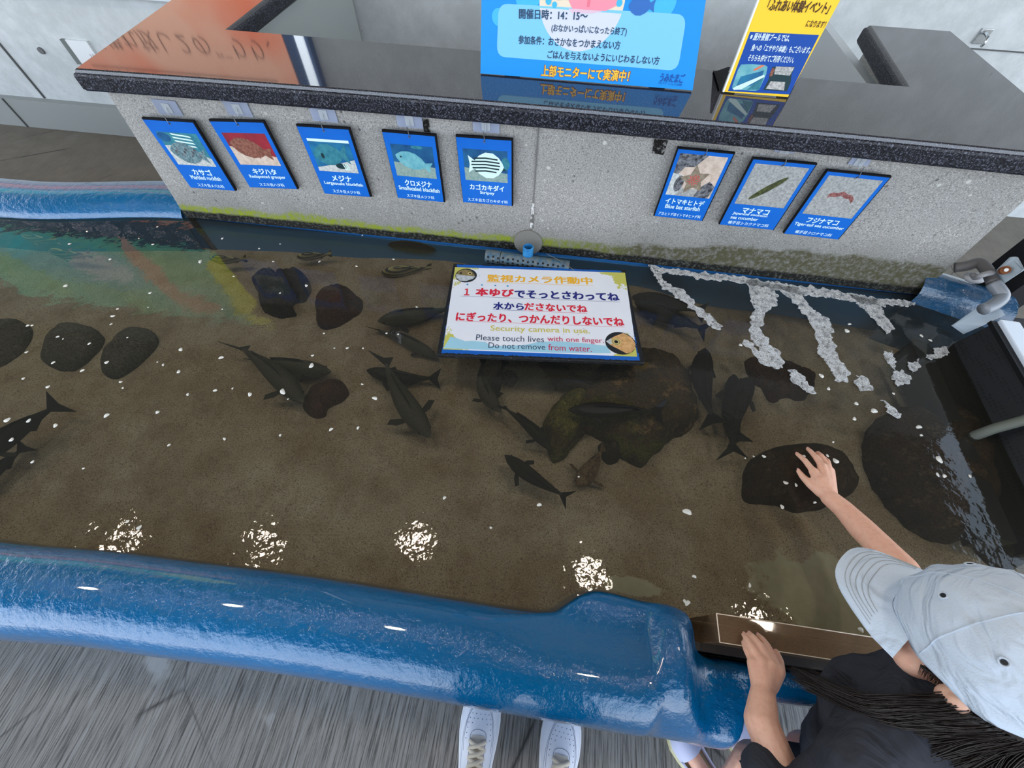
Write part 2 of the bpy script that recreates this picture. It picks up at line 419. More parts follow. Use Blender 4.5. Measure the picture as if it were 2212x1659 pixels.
def blob(cx_, cz_, rx, rz, seed, n=28, y=2.538):
    return [(cx_ + rx * math.cos(t) * (1 + 0.35 * nz(math.cos(t) * 1.3, math.sin(t) * 1.3, seed)), y, cz_ + rz * math.sin(t) * (1 + 0.35 * nz(math.cos(t) * 1.3 + 4, math.sin(t) * 1.3, seed))) for t in [2 * math.pi * i / n for i in range(n)]]
mb = MB()
mb.m = 0; mb.add([(-5.7, 2.544, 1.95), (-2.62, 2.544, 1.95), (-2.9, 2.544, 2.94), (-5.7, 2.544, 2.94)], [(0, 1, 2, 3)])
mb.m = 1; mb.poly(blob(-4.5, 2.3, 0.75, 0.3, 3)); mb.poly(blob(-5.2, 2.1, 0.4, 0.18, 5))
mb.m = 2; mb.poly(blob(-2.85, 2.38, 0.30, 0.46, 9, y=2.537)); mb.poly(blob(-3.0, 2.75, 0.17, 0.16, 19, y=2.536))
mb.m = 3; mb.poly(blob(-3.75, 2.35, 0.12, 0.42, 12, y=2.536)); mb.poly(blob(-3.55, 2.7, 0.25, 0.14, 14, y=2.535))
mb.m = 4; mb.poly(blob(-5.35, 2.0, 0.35, 0.05, 21, y=2.536)); mb.m = 5; mb.poly(blob(-4.3, 2.33, 0.3, 0.18, 25, y=2.535))
mb.build('map_picture', [glowing('map_green', S(86, 150, 112), 3.2, S(70, 156, 140)), glowing('map_teal', S(56, 150, 156), 3.0), glowing('map_lime', S(180, 190, 36), 2.6), glowing('map_sand', S(172, 140, 124), 2.4), glowing('map_gold', S(206, 176, 60), 2.4), glowing('map_grey', S(140, 165, 176), 3.0)], mural)
MB().box((-1.485, 2.535, 1.16), (-1.44, 2.552, 2.98)).build('light_strip', glowing('white_light_strip', (0.8, 0.9, 1, 1), 1.8), mural)

# ------------------------------------------------------------------ ceiling spotlights
M_LAMP = G('lamp_face').set(color=(1, 1, 1, 1), emit=((1.0, 0.86, 0.70, 1), 90.0))
M_LAMPR = flat('lamp_ring', S(190, 190, 190), 0.4)
for i, (x, y) in enumerate(((-3.09, 0.34), (-2.0, 0.47), (-0.78, 0.62), (0.61, 0.58), (1.85, 0.42))):
    t = thing('ceiling_spotlight', 'round spotlight hanging from the ceiling above the pool, mirrored in its water', 'ceiling light', (x, y, 3.0), 'ceiling spotlights above the pool')
    mb = MB(); mb.loft([[(x + r * math.cos(a), y + r * math.sin(a), z) for a in [2 * math.pi * k / 24 for k in range(24)]] for r, z in ((0.10, 3.0), (0.10, 2.985), (0.075, 2.985), (0.075, 2.999))], True)
    mb.build('housing_ring', M_LAMPR, t, smooth=True, auto=40)
    MB().tube([(x, y, 2.998), (x, y, 3.6)], 0.018, 10).build('drop_rod', M_LAMPR, t)
    MB().poly([(x + 0.075 * math.cos(a), y + 0.075 * math.sin(a), 2.992) for a in [2 * math.pi * k / 24 for k in range(24)]]).build('lamp_face', M_LAMP, t)

# ------------------------------------------------------------------ the touch pool
WL = 0.5
pool = thing('touch_pool', 'long blue fibreglass touch pool with rounded glossy rim', 'pool', (0, 0.6, 0))
PROF = [(0.015, 0.30), (0.012, 0.42), (0.0, 0.50), (-0.012, 0.521), (-0.030, 0.536), (-0.055, 0.545), (-0.086, 0.549), (-0.115, 0.547), (-0.140, 0.539), (-0.160, 0.524), (-0.174, 0.500), (-0.183, 0.46), (-0.188, 0.40), (-0.185, 0.34), (-0.172, 0.26), (-0.15, 0.16), (-0.14, 0.0)]
# normal rim: inner edge at Y = yi(x), profile offsets measured from it
def sec_normal(x):
    yi = interp(x, [(-3.4, -0.02), (-1.16, 0.050), (-0.84, 0.068), (-0.41, 0.077), (0.08, 0.074), (2, 0.07)])
    return [(x, yi + a, z) for a, z in PROF]
def sec_ledge(x, ye, zt=0.503):     # a wet shelf at the water's level in front of the rim
    s = sec_normal(x); yr = s[2][1]
    out = [(x, ye + 0.015, 0.30), (x, ye + 0.012, 0.42), (x, ye, 0.497), (x, ye - 0.012, zt), (x, yr + 0.012, zt), (x, yr - 0.02, 0.512)]
    n = s[6:]; return out + n
def blend(a, b, t): return [tuple(p[i] + (q_[i] - p[i]) * t for i in range(3)) for p, q_ in zip(a, b)]
def sec_lobe(x, ye, zr, yo=-0.114):  # the shoulder that turns in beside the window: high from outside to the water
    yy = [ye + 0.012, ye + 0.010, ye, ye - 0.006, ye - 0.016, ye - 0.03, ye - 0.06, 0.03, -0.01, -0.045, -0.075, -0.097, -0.110, yo, yo + 0.012, yo + 0.03, yo + 0.04]
    zz = [0.30, 0.42, 0.50, 0.512, 0.524, zr - 0.008, zr, zr + 0.004, zr + 0.002, zr - 0.012, 0.505, 0.47, 0.43, 0.36, 0.26, 0.15, 0.0]
    return [(x, a, b) for a, b in zip(yy, zz)]
def sec_cut(x, yi, zt, yo):          # low saddle under the window
    yy = [yi + 0.01, yi + 0.008, yi + 0.005, yi + 0.003, yi, yi - 0.004, yi - 0.010, yi - 0.02, yi - 0.035, (yi + yo) / 2, yo + 0.03, yo + 0.015, yo + 0.004, yo, yo + 0.012, yo + 0.03, yo + 0.04]
    zz = [0.30, 0.34, 0.36, 0.38, zt - 0.03, zt - 0.015, zt - 0.005, zt, zt + 0.002, zt, zt - 0.006, zt - 0.02, zt - 0.045, zt - 0.10, 0.2, 0.12, 0.0]
    return [(x, a, b) for a, b in zip(yy, zz)]
rings = [sec_normal(x) for x in [-3.4 + 0.08 * i for i in range(43)]]
for x, ye in ((0.085, 0.074), (0.107, 0.085), (0.13, 0.105), (0.154, 0.122), (0.183, 0.135), (0.205, 0.136), (0.229, 0.135), (0.265, 0.131), (0.288, 0.128)):
    rings.append(sec_ledge(x, ye, 0.500 + 0.004 * smooth01((x - 0.1) * 12)))
L0 = sec_ledge(0.288, 0.128); 
for t, x in ((0.22, 0.298), (0.5, 0.306), (0.78, 0.314), (0.94, 0.324), (1.0, 0.334)):
    rings.append(blend([(x, p[1], p[2]) for p in L0], sec_lobe(x, 0.128, 0.548), t))
for x, ye, zr in ((0.345, 0.128, 0.552), (0.358, 0.125, 0.548), (0.372, 0.122, 0.537), (0.385, 0.117, 0.520)):
    rings.append(sec_lobe(x, ye, zr))
LB = sec_lobe(0.40, 0.09, 0.50); CT = sec_cut(0.47, 0.042, 0.452, -0.118)
for t, x in ((0.25, 0.397), (0.5, 0.408), (0.75, 0.420), (0.92, 0.437), (1.0, 0.455)):
    rings.append(blend([(x, p[1], p[2]) for p in LB], [(x, p[1], p[2]) for p in CT], t))
for x, yo, zt in ((0.475, -0.118, 0.45), (0.49, -0.112, 0.448), (0.502, -0.098, 0.446), (0.512, -0.07, 0.443), (0.522, -0.045, 0.44), (0.54, -0.03, 0.437), (0.58, -0.024, 0.434), (0.7, -0.022, 0.432), (0.9, -0.02, 0.432), (1.2, -0.02, 0.432), (1.42, -0.02, 0.432)):
    rings.append(sec_cut(x, 0.045, zt, yo))
mb = MB(); mb.loft(rings, False)
mb.build('front_rim', M_FRP, pool, smooth=True, sub=1)
# back rim, left of the counter and a short stub on its other side
BP = [(-0.20, 0.0), (-0.21, 0.30), (-0.215, 0.45), (-0.205, 0.52), (-0.175, 0.548), (-0.12, 0.556), (-0.07, 0.552), (-0.03, 0.535), (-0.008, 0.515), (0.0, 0.50), (0.004, 0.44), (0.006, 0.30)]
def sec_back(x, yb, w=1.0, dz=0.0): return [(x, yb - a * w, z + (dz if z > 0.45 else 0)) for a, z in BP]
mb = MB(); mb.loft([sec_back(x, interp(x, [(-4.2, 0.80), (-2.06, 1.09), (-1.38, 1.19)]), 1.0 + 0.0 * x) for x in [-4.2 + 0.1 * i for i in range(29)]] , False)
mb.build('back_rim', M_FRP2, pool, smooth=True, sub=1)
mb = MB(); ra = [sec_back(1.225 + 0.03 * i, 1.163 - 0.012 * i, 0.55, 0.03) for i in range(9)]
mb.loft(ra, False); mb.poly(ra[-1])
mb.build('back_rim', M_FRP, pool, smooth=True, auto=50)
# submerged back wall and end wall
mb = MB(); mb.box((-1.5, 1.205, 0.0), (1.3, 1.238, 0.494)); mb.build('back_wall', flat('submerged_blue_wall', S(66, 146, 226), 0.5, 0.3), pool)
mb = MB(); mb.box((1.46, -0.02, 0.0), (1.5, 1.2, 0.47)); mb.build('end_wall', flat('submerged_dark_wall', S(30, 40, 46), 0.6, 0.3), pool)
# dark brown oval plate on the back wall
mb = MB(); n_ = 28
po = [(-0.52 + 0.09 * math.cos(t) * (1 - 0.1 * math.sin(t)), 1.2, 0.474 + 0.024 * math.sin(t)) for t in [2 * math.pi * i / n_ for i in range(n_)]]
mb.prism(po, (0, 0.006, 0)); mb.build('brown_oval_plate', G('brown_oval').set(color=G('brown_oval2').m and S(58, 52, 42), rough=0.8), pool)

def sandz(x, y):
    zb = interp(x, [(-4, 0.34), (-1.45, 0.352), (-0.9, 0.384), (-0.4, 0.42), (0.3, 0.40), (0.7, 0.34), (1.3, 0.31)])
    z = 0.355 + (zb - 0.355) * smooth01((y - 0.55) / 0.65)
    return z + 0.008 * nz(x, y, 0, 3.1) + 0.004 * nz(x, y, 5, 9)
mb = MB(); nx, ny = 150, 46
pts = []; fs = []
for j in range(ny + 1):
    for i in range(nx + 1):
        x = -4.2 + 5.68 * i / nx; y = -0.02 + 1.23 * j / ny
        pts.append((x, y, sandz(x, y)))
for j in range(ny):
    for i in range(nx):
        a = j * (nx + 1) + i; fs.append((a, a + 1, a + nx + 2, a + nx + 1))
mb.add(pts, fs)
tag(mb.build('sand', M_SAND, smooth=True), 'brown sand covering the bottom of the pool', 'sand', kind='stuff')
# water sheet
mb = MB(); wp = [(x, interp(x, [(-3.4, -0.02), (-1.16, 0.050), (-0.84, 0.068), (-0.41, 0.077), (0.08, 0.074)]) - 0.002, WL) for x in [-3.4 + 0.1 * i for i in range(35)]]
wp += [(0.107, 0.084, WL), (0.154, 0.12, WL), (0.183, 0.134, WL), (0.229, 0.134, WL), (0.303, 0.127, WL), (0.375, 0.121, WL), (0.40, 0.12, WL), (0.43, 0.119, WL), (1.46, 0.119, WL), (1.46, 1.17, WL), (1.26, 1.202, WL), (-1.4, 1.202, WL)]
wp += [(x, interp(x, [(-4.2, 0.80), (-2.06, 1.09), (-1.38, 1.19)]) + 0.001, WL) for x in (-1.6, -1.8, -2.06, -2.4, -2.8, -3.2, -3.6, -4.2)] + [(-4.2, -0.02, WL)]
mb.poly(wp)
wo = mb.build('water_surface', M_WATER); tag(wo, kind='structure')
bm = bmesh.new(); bm.from_mesh(wo.data); bmesh.ops.triangulate(bm, faces=bm.faces); bmesh.ops.recalc_face_normals(bm, faces=bm.faces)
for f in bm.faces:
    if f.normal.z < 0: f.normal_flip()
bm.to_mesh(wo.data); bm.free()

# acrylic window that fills the dip of the rim
aw = thing('acrylic_window', 'thick clear acrylic pane standing in the dip of the rim under the small hand', 'window pane', (0.85, 0.095, 0.43))
M_ACR = m_clear('acrylic_warm_reflection', (0.80, 0.76, 0.70, 1), 0.24, S(206, 168, 130), 0.04)  # warm milky tint paints a lamplit reflection into the pane
MB().box((0.43, 0.068, 0.36), (1.44, 0.119, 0.535)).build('pane', M_ACR, aw, bevel=0.0015)
MB().box((0.41, 0.052, 0.30), (1.44, 0.068, 0.452)).build('seal', flat('dark_window_seal', S(42, 36, 32), 0.5), aw)

g = G('painted_edge_highlight'); M_AE = g.set(color=S(232, 214, 190), rough=.15)
MB().tube([(0.43, 0.119, 0.5352), (1.44, 0.119, 0.5352)], 0.0011, 6).build('edge_highlight', M_AE, aw)  # bright highlight along the pane's edges, drawn as thin pale tubes
MB().tube([(0.43, 0.068, 0.5352), (0.43, 0.119, 0.5352)], 0.0011, 6).build('edge_highlight', M_AE, aw)
MB().tube([(0.43, 0.068, 0.5352), (1.44, 0.068, 0.5352)], 0.0009, 6).build('edge_highlight', M_AE, aw)
# small things on the far wall
np_ = thing('notice_plate', 'small white notice plate on the concrete wall behind the counter end', 'plate', (-2.88, 2.59, 0.47))
MB().box((-2.935, 2.584, 0.40), (-2.80, 2.60, 0.52)).build('plate', flat('notice_plate_white', S(226, 230, 232), .4), np_)
MB().box((-2.965, 2.582, 0.40), (-2.935, 2.60, 0.52)).build('edge_strip', flat('notice_plate_grey', S(104, 112, 110), .5), np_)
mb = MB(); put_text(mb, 'J.*', (0, 0), (.03, 0), .03, 0, 0); mb.xf(frame((-2.84, 2.583, 0.43), (1, 0, 0), (0, 0, 1))).build('lettering', flat('notice_ink_grey', S(110, 112, 116), .5), np_)
wh = thing('wall_hook', 'small shiny metal hook bracket on the concrete wall past the counter', 'hook', (1.81, 2.59, 0.82))
M_STEEL = flat('bright_steel', S(190, 194, 196), .2, .5, .9)
MB().box((1.785, 2.592, .795), (1.835, 2.60, .85)).build('back_plate', M_STEEL, wh, bevel=.002)
MB().tube([(1.81, 2.592, .835), (1.81, 2.56, .83), (1.81, 2.55, .81), (1.81, 2.556, .798)], .006, 8).build('hook', M_STEEL, wh, smooth=True)
# ------------------------------------------------------------------ counter: concrete base and black granite top
base = thing('concrete_counter_base', 'speckled grey concrete counter base with moss along the waterline', 'counter', (0, 1.5, 0))
def prism_xy(mb, pts, z0, z1): return mb.prism([(x, y, z0) for x, y in pts], (0, 0, z1 - z0))
def yb(x): return 1.206 - 0.012 * (x / 1.3) ** 2
mb = MB()
fx = [-1.384 + (1.262 + 1.384) * i / 24 for i in range(25)]
TAPER = lambda x, z: x + (-0.014 if x > 0 else 0.028) * (abs(x) / 1.3) ** 6 * (z - 0.5) / 0.43
r0 = [(x, yb(x), 0.506) for x in fx] + [(1.262, 1.43, 0.506), (-1.384, 1.43, 0.506)]
r1 = [(TAPER(x, 0.945), yb(x) + 0.004, 0.945) for x in fx] + [(TAPER(1.262, .945), 1.43, 0.945), (TAPER(-1.384, .945), 1.43, 0.945)]
mb.loft([r0, r1], True, True)
mb.build('front_wall', M_BASE, base, bevel=0.004)
MB().box((-1.384, 1.2, 0.0), (-1.36, 1.24, 0.506)).box((-1.36, 1.24, 0.0), (1.24, 1.43, 0.506)).build('footing', M_BASE, base)
MB().box((-1.356, 1.43, 0.0), (-1.13, 2.50, 0.945)).build('side_wall', M_BASE, base)
MB().box((1.02, 1.43, 0.0), (1.235, 1.95, 0.945)).build('side_wall', M_BASE, base)
MB().box((-1.132, 1.44, 0.0), (-1.122, 2.55, 0.93)).build('inner_panel', M_GPANEL, base)
MB().box((0.985, 1.44, 0.0), (1.02, 2.55, 0.90)).build('inner_panel', M_WPANEL, base)
# vertical joint in the concrete with whitish runs
jm = G('joint_runs'); jm = jm.set(color=jm.mix(jm.ramp(jm.noise(60, 3), [(0.45, 0), (0.6, 1)]), S(96, 94, 90), S(214, 214, 212)), rough=0.8)
MB().box((-0.0795, yb(0) - 0.0012, 0.60), (-0.0765, yb(0) + 0.004, 0.945)).build('joint_line', flat('joint_grey', S(112, 110, 108), 0.9), base)
MB().box((-0.083, yb(0) - 0.0015, 0.585), (-0.073, yb(0) + 0.004, 0.70)).build('joint_stain', jm, base)

top = thing('granite_countertop', 'dark polished granite countertop with speckled rounded front edge', 'countertop', (0, 1.5, 0.95))
FE = [at(163, 160, 1.0), at(430, 171, 1.0), at(700, 186, 1.0), at(1050, 213, 1.0), at(1400, 245, 1.0), at(1800, 290, 1.0), at(2212, 342, 1.0)]
print('front edge', [tuple(round(c, 3) for c in p) for p in FE])
def yf(x): return 1.158 - 0.020 * ((x + 0.15) / 1.2) ** 2
xs = [-1.345 + (1.255 + 1.345) * i / 26 for i in range(27)]
out = [(x, yf(x)) for x in xs] + [(1.262, 1.45), (1.258, 1.955), (0.975, 1.955), (0.925, 1.475), (-1.075, 1.495), (-1.085, 1.80), (-1.09, 2.5), (-1.44, 2.5), (-1.41, 1.73)]
mb = MB()
def off(pts, d):   # shrink the outline a little for the rounded edge
    n = len(pts); res = []
    for i in range(n):
        a = Vector(pts[i - 1] + (0,)); b = Vector(pts[i] + (0,)); c = Vector(pts[(i + 1) % n] + (0,))
        t1 = (b - a).normalized(); t2 = (c - b).normalized(); n1 = Vector((-t1.y, t1.x, 0)); n2 = Vector((-t2.y, t2.x, 0))
        m = (n1 + n2); m = m / max(0.3, m.dot(n1)); res.append((b.x + m.x * d, b.y + m.y * d))
    return res
prof = [(0.012, 0.946), (0.004, 0.949), (0.0, 0.955), (0.0, 0.985), (0.002, 0.990), (0.006, 0.992)]
rings = [[(x, y, z) for x, y in off(out, d)] for d, z in prof]
mb.m = 0; mb.loft(rings, True)
mb.poly(list(reversed(rings[0])))
mb.m = 1
r2 = [[(x, y, z) for x, y in off(out, d)] for d, z in ((0.006, 0.992), (0.009, 0.998), (0.013, 1.0))]
mb.loft(r2, True); mb.poly(r2[-1])
mb.build('slab', [M_GRE, M_GRAN], top)

# dark smudged patches of old tape on the concrete
def wallpt(px, py, d=0.0):
    p = aty(px, py, 1.2); return aty(px, py, yb(p.x) - d)
ts = G('old_tape_residue'); tr_ = ts.n('ShaderNodeBsdfTransparent'); df_ = ts.n('ShaderNodeBsdfDiffuse'); df_.inputs[0].default_value = S(38, 36, 36); mx_ = ts.n('ShaderNodeMixShader')
ts.l(ts.ramp(ts.noise(150, 3, 0.7), [(0.42, 0.0), (0.5, 0.9)]), mx_.inputs[0]); ts.l(tr_.outputs[0], mx_.inputs[1]); ts.l(df_.outputs[0], mx_.inputs[2]); ts.l(mx_.outputs[0], ts.out.inputs['Surface'])
for q4, lab in (([(910, 256), (925, 258), (930, 286), (916, 285)], 'dark strip of old tape residue beside the clear hook of the pale fish card'), ([(1414, 299), (1443, 304), (1433, 335), (1408, 331)], 'dark square of old tape residue above the starfish card')):
    mb = MB(); mb.prism([wallpt(*p, 0.0015) for p in q4], (0, 0.0012, 0))
    o = mb.build('tape_residue', ts.m); tag(o, lab, 'residue')

# ------------------------------------------------------------------ species cards hung on the concrete
M_CBLUE = G('card_blue'); M_CBLUE = M_CBLUE.set(color=M_CBLUE.mix(M_CBLUE.noise(14, 3), S(10, 92, 190), S(22, 110, 206)), rough=0.35, spec=0.4)
M_CBLACK = flat('card_foam_edge', S(14, 14, 18), 0.7, 0.2); M_CWHITE = flat('card_lettering', S(214, 240, 250), 0.5)
M_TAPE = m_clear('clear_tape', (0.9, 0.93, 0.98, 1), 0.42, S(196, 206, 232), 0.18); M_HOOK = m_clear('clear_plastic_hook', (0.85, 0.88, 0.9, 1), 0.5, S(220, 226, 232), 0.1)
M_WIRE = flat('hook_wire', S(120, 124, 126), 0.3, 0.5, 0.8)
def pm(name, a, b=None, sc=60, det=4):
    g = G(name)
    if b is None: return g.set(color=a, rough=0.4)
    return g.set(color=g.mix(g.ramp(g.noise(sc, det, 0.65), [(0.38, 0.0), (0.62, 1.0)]), a, b), rough=0.4)
PMS = dict(sea=pm('print_sea', S(20, 90, 140), S(34, 120, 160), 20), deep=pm('print_deep', S(14, 66, 116), S(30, 96, 140), 16), sandp=pm('print_sand', S(120, 150, 150), S(150, 170, 160), 120), white=pm('print_white', S(206, 210, 206), S(170, 176, 176), 150),
    teal=pm('print_teal', S(40, 110, 130), S(60, 136, 150), 60), pale=pm('print_pale', S(90, 160, 176), S(120, 184, 192), 40), stripe=pm('print_stripe', S(210, 236, 230)), dark=pm('print_dark', S(16, 50, 56)), red=pm('print_red', S(160, 40, 56), S(120, 36, 48), 12),
    brown=pm('print_brown', S(106, 62, 50), S(150, 100, 84), 160), rockf=pm('print_rockfish', S(60, 92, 104), S(130, 156, 160), 220), beige=pm('print_beige', S(190, 172, 156), S(216, 198, 184), 60), grey=pm('print_grey', S(140, 142, 142), S(176, 178, 176), 160),
    star=pm('print_star', S(120, 108, 92), S(150, 138, 120), 90), redm=pm('print_starred', S(200, 70, 70)), cuc=pm('print_cucumber', S(34, 42, 30), S(86, 92, 50), 120), tiger=pm('print_tiger', S(96, 48, 48), S(164, 112, 108), 260), rock=pm('print_rock', S(40, 38, 44), S(130, 134, 140), 90), pan=pm('print_pans', S(200, 200, 196), S(150, 150, 150), 200), skinp=pm('print_skin', S(220, 120, 90)))
PK = list(PMS)
class Pic(MB):
    def mm(s, k): s.m = PK.index(k); return s
    def P(s, pts, w): return s.poly([(x, y, w) for x, y in pts])
    def E(s, cx_, cy_, rx, ry, w, rot=0.0, n=20):
        return s.P([(cx_ + rx * math.cos(t) * math.cos(rot) - ry * math.sin(t) * math.sin(rot), cy_ + rx * math.cos(t) * math.sin(rot) + ry * math.sin(t) * math.cos(rot)) for t in [2 * math.pi * i / n for i in range(n)]], w)
    def mats(s): return [PMS[k] for k in PK]
def fishpoly(cx_, cy_, L, H, d=1, rot=0.0, tail=0.28):
    up = [(-0.5, 0.0), (-0.46, 0.14), (-0.36, 0.34), (-0.2, 0.49), (0.0, 0.5), (0.18, 0.36), (0.30, 0.16), (0.5 - 0.02, 0.34 * tail / 0.28), (0.44, 0.0)]
    pts = up + [(x, -y) for x, y in reversed(up[1:-1])]
    res = []
    for x, y in pts:
        x *= L * d * 1.04; y *= H * 1.3; res.append((cx_ + x * math.cos(rot) - y * math.sin(rot), cy_ + x * math.sin(rot) + y * math.cos(rot)))
    return res
def pic_for(i, w, h):
    """picture in local metres: origin bottom left"""
    p = Pic(); b = lambda k, x0, y0, x1, y1, lv: p.mm(k).P([(x0 * w, y0 * h), (x1 * w, y0 * h), (x1 * w, y1 * h), (x0 * w, y1 * h)], lv * 0.0002)
    if i == 0:
        b('teal', 0, 0, 1, 1, 1); p.mm('white').P([(0, 0), (w, 0), (w, .25 * h), (.7 * w, .42 * h), (.25 * w, .62 * h), (0, .6 * h)], .0004)
        p.mm('deep').E(.12 * w, .85 * h, .16 * w, .14 * h, .0005)
        for k in range(4): p.mm('stripe').P([(.33 * w, (.98 - .1 * k) * h), (.78 * w, (.92 - .1 * k) * h), (.82 * w, (.87 - .1 * k) * h), (.36 * w, (.93 - .1 * k) * h)], .0006)
        p.mm('rockf').P(fishpoly(.5 * w, .38 * h, .86 * w, .5 * h, 1, -.12), .0008)
        for k in range(9): p.mm('rock').E((.2 + .07 * k) * w, (.42 + .1 * math.sin(k * 2.1)) * h, .03 * w, .05 * h, .001)
    elif i == 1:
        b('red', 0, 0, 1, 1, 1); p.mm('beige').P([(0, 0), (w, 0), (w, .28 * h), (.6 * w, .4 * h), (0, .6 * h)], .0004)
        p.mm('brown').P(fishpoly(.5 * w, .52 * h, .9 * w, .46 * h, 1, -.25), .0006)
        for k in range(6): p.mm('brown').P([((.2 + .08 * k) * w, (.74 - .02 * k) * h), ((.26 + .08 * k) * w, (.72 - .02 * k) * h), ((.24 + .08 * k) * w, (.9 - .03 * k) * h)], .0005)
        p.mm('brown').P([(.5 * w, .35 * h), (.62 * w, .36 * h), (.6 * w, .2 * h)], .0005)
    elif i == 2:
        b('sea', 0, 0, 1, 1, 1); b('stripe', 0, .92, 1, 1, 2); p.mm('white').P([(0, 0), (w, 0), (w, .42 * h), (.6 * w, .28 * h), (0, .12 * h)], .0004)
        p.mm('teal').P(fishpoly(.46 * w, .54 * h, .84 * w, .5 * h, 1, .05, .4), .0006); p.mm('dark').E(.24 * w, .5 * h, .04 * w, .09 * h, .0008)
        p.mm('dark').E(.62 * w, .2 * h, .14 * w, .09 * h, .0007)
        for k in range(3): p.mm('stripe').P([((.66 + .05 * k) * w, .28 * h), ((.685 + .05 * k) * w, .28 * h), ((.74 + .04 * k) * w, .08 * h), ((.71 + .04 * k) * w, .08 * h)], .0009)
    elif i == 3:
        b('deep', 0, 0, 1, 1, 1); p.mm('sandp').P([(0, 0), (w, 0), (w, .36 * h), (0, .46 * h)], .0004)
        p.mm('pale').P(fishpoly(.5 * w, .5 * h, .86 * w, .4 * h, 1, -.3), .0006); p.mm('dark').E(.2 * w, .63 * h, .025 * w, .03 * h, .0008); p.mm('teal').E(.62 * w, .95 * h, .14 * w, .05 * h, .0005)
    elif i == 4:
        b('deep', 0, 0, 1, 1, 1); p.mm('sandp').P([(0, 0), (w, 0), (w, .3 * h), (0, .42 * h)], .0004); p.mm('teal').E(.95 * w, .6 * h, .1 * w, .2 * h, .0005)
        p.mm('stripe').P(fishpoly(.5 * w, .52 * h, .8 * w, .62 * h, -1, -.03), .0006)
        for k in range(5):
            y = .30 + .1 * k; hw = .33 * math.sqrt(max(0.05, 1 - ((y - .52) / .33) ** 2))
            p.mm('dark').P([((.5 - hw) * w, y * h), (.5 * w, (y + .03) * h), ((.5 + hw) * w, y * h), ((.5 + hw) * w, (y + .045) * h), (.5 * w, (y + .075) * h), ((.5 - hw) * w, (y + .045) * h)], .0008)
        p.mm('dark').E(.85 * w, .42 * h, .12 * w, .05 * h, .0005)
    elif i == 5:
        b('beige', 0, 0, 1, 1, 1); p.mm('rock').P([(0, h), (.6 * w, h), (.4 * w, .72 * h), (.2 * w, .7 * h), (.1 * w, .5 * h), (0, .55 * h)], .0004)
        p.mm('white').P([(0, .55 * h), (.25 * w, .5 * h), (.3 * w, .2 * h), (.2 * w, 0), (0, 0)], .0005); p.mm('rock').E(.2 * w, .3 * h, .1 * w, .2 * h, .0006); p.mm('rock').P([(.62 * w, 0), (.95 * w, 0), (w, .3 * h), (.85 * w, .42 * h), (.68 * w, .25 * h)], .0005)
        p.mm('grey').P([(.2 * w, 0), (.62 * w, 0), (.66 * w, .2 * h), (.3 * w, .2 * h)], .00045)
        st = []
        for k in range(10):
            a = math.pi / 2 + .2 + k * math.pi / 5; r = .34 if k % 2 == 0 else .17
            st.append((.5 * w + r * w * math.cos(a) * .95, .42 * h + r * h * math.sin(a) * 1.1))
        p.mm('star').P(st, .0007)
        for k in range(26):
            a = k * 2.4; r = .026 * math.sqrt(k); p.mm('redm').E(.5 * w + r * w * math.cos(a), .42 * h + r * h * math.sin(a), .022 * w, .013 * h, .0009, a, 6)
    elif i == 6:
        b('grey', 0, 0, 1, 1, 1)
        ax = Vector((.6, .62)); n_ = 22
        p.mm('cuc').P([(.48 * w + .36 * w * math.cos(t) * .72 - .06 * w * math.sin(t) * .9, .45 * h + .36 * h * math.cos(t) * .85 + .07 * h * math.sin(t) * .6) for t in [2 * math.pi * k / n_ for k in range(n_)]], .0005)
    else:
        b('grey', 0, 0, 1, 1, 1)
        cl = [(.24 + .52 * t, .52 + .10 * math.sin(t * 3.14) - .06 * t + .02 * math.sin(t * 17)) for t in [k / 11 for k in range(12)]]
        p.mm('tiger').P([(x * w, (y + .05) * h) for x, y in cl] + [(x * w, (y - .06) * h) for x, y in reversed(cl)], .0005)
    return p
CARDS = [
 ((313, 247), (425, 260), (510, 408), (415, 403), 'カサゴ', 'Marbled rockfish', 'スズキ目メバル科', 'blue card of a grey rockfish under a striped fish'),
 ((457, 253), (573, 260), (645, 406), (540, 403), 'キジハタ', 'Redspotted grouper', 'スズキ目ハタ科', 'blue card showing a brown grouper on a red backdrop'),
 ((643, 266), (757, 275), (802, 425), (701, 417), 'メジナ', 'Largescale blackfish', 'スズキ目メジナ科', 'blue card showing a teal fish above white sand'),
 ((824, 279), (943, 290), (961, 437), (861, 427), 'クロメジナ', 'Smallscaled blackfish', 'スズキ目メジナ科', 'blue card showing a pale fish against deep blue water'),
 ((985, 290), (1110, 300), (1107, 445), (1000, 437), 'カゴカキダイ', 'Stripey', 'スズキ目カゴカキダイ科', 'blue card showing a round fish with white stripes'),
 ((1462, 317), (1587, 329), (1518, 477), (1413, 467), 'イトマキヒトデ', 'Blue bat starfish', 'アカヒトデ目イトマキヒトデ科', 'blue card showing a starfish with red spots'),
 ((1620, 340), (1760, 350), (1675, 497), (1557, 484), 'マナマコ', 'Japanese common|sea cucumber', '楯手目シカクナマコ科', 'blue card showing a long dark green sea cucumber'),
 ((1783, 365), (1922, 377), (1812, 516), (1693, 503), 'フジナマコ', 'Tiger-tail sea cucumber', '楯手目クロナマコ科', 'blue card showing a curved reddish sea cucumber'),
]
HOOKLAB = ['rockfish', 'grouper', 'teal fish', 'pale fish', 'striped fish', 'starfish', 'green sea cucumber', 'reddish sea cucumber']
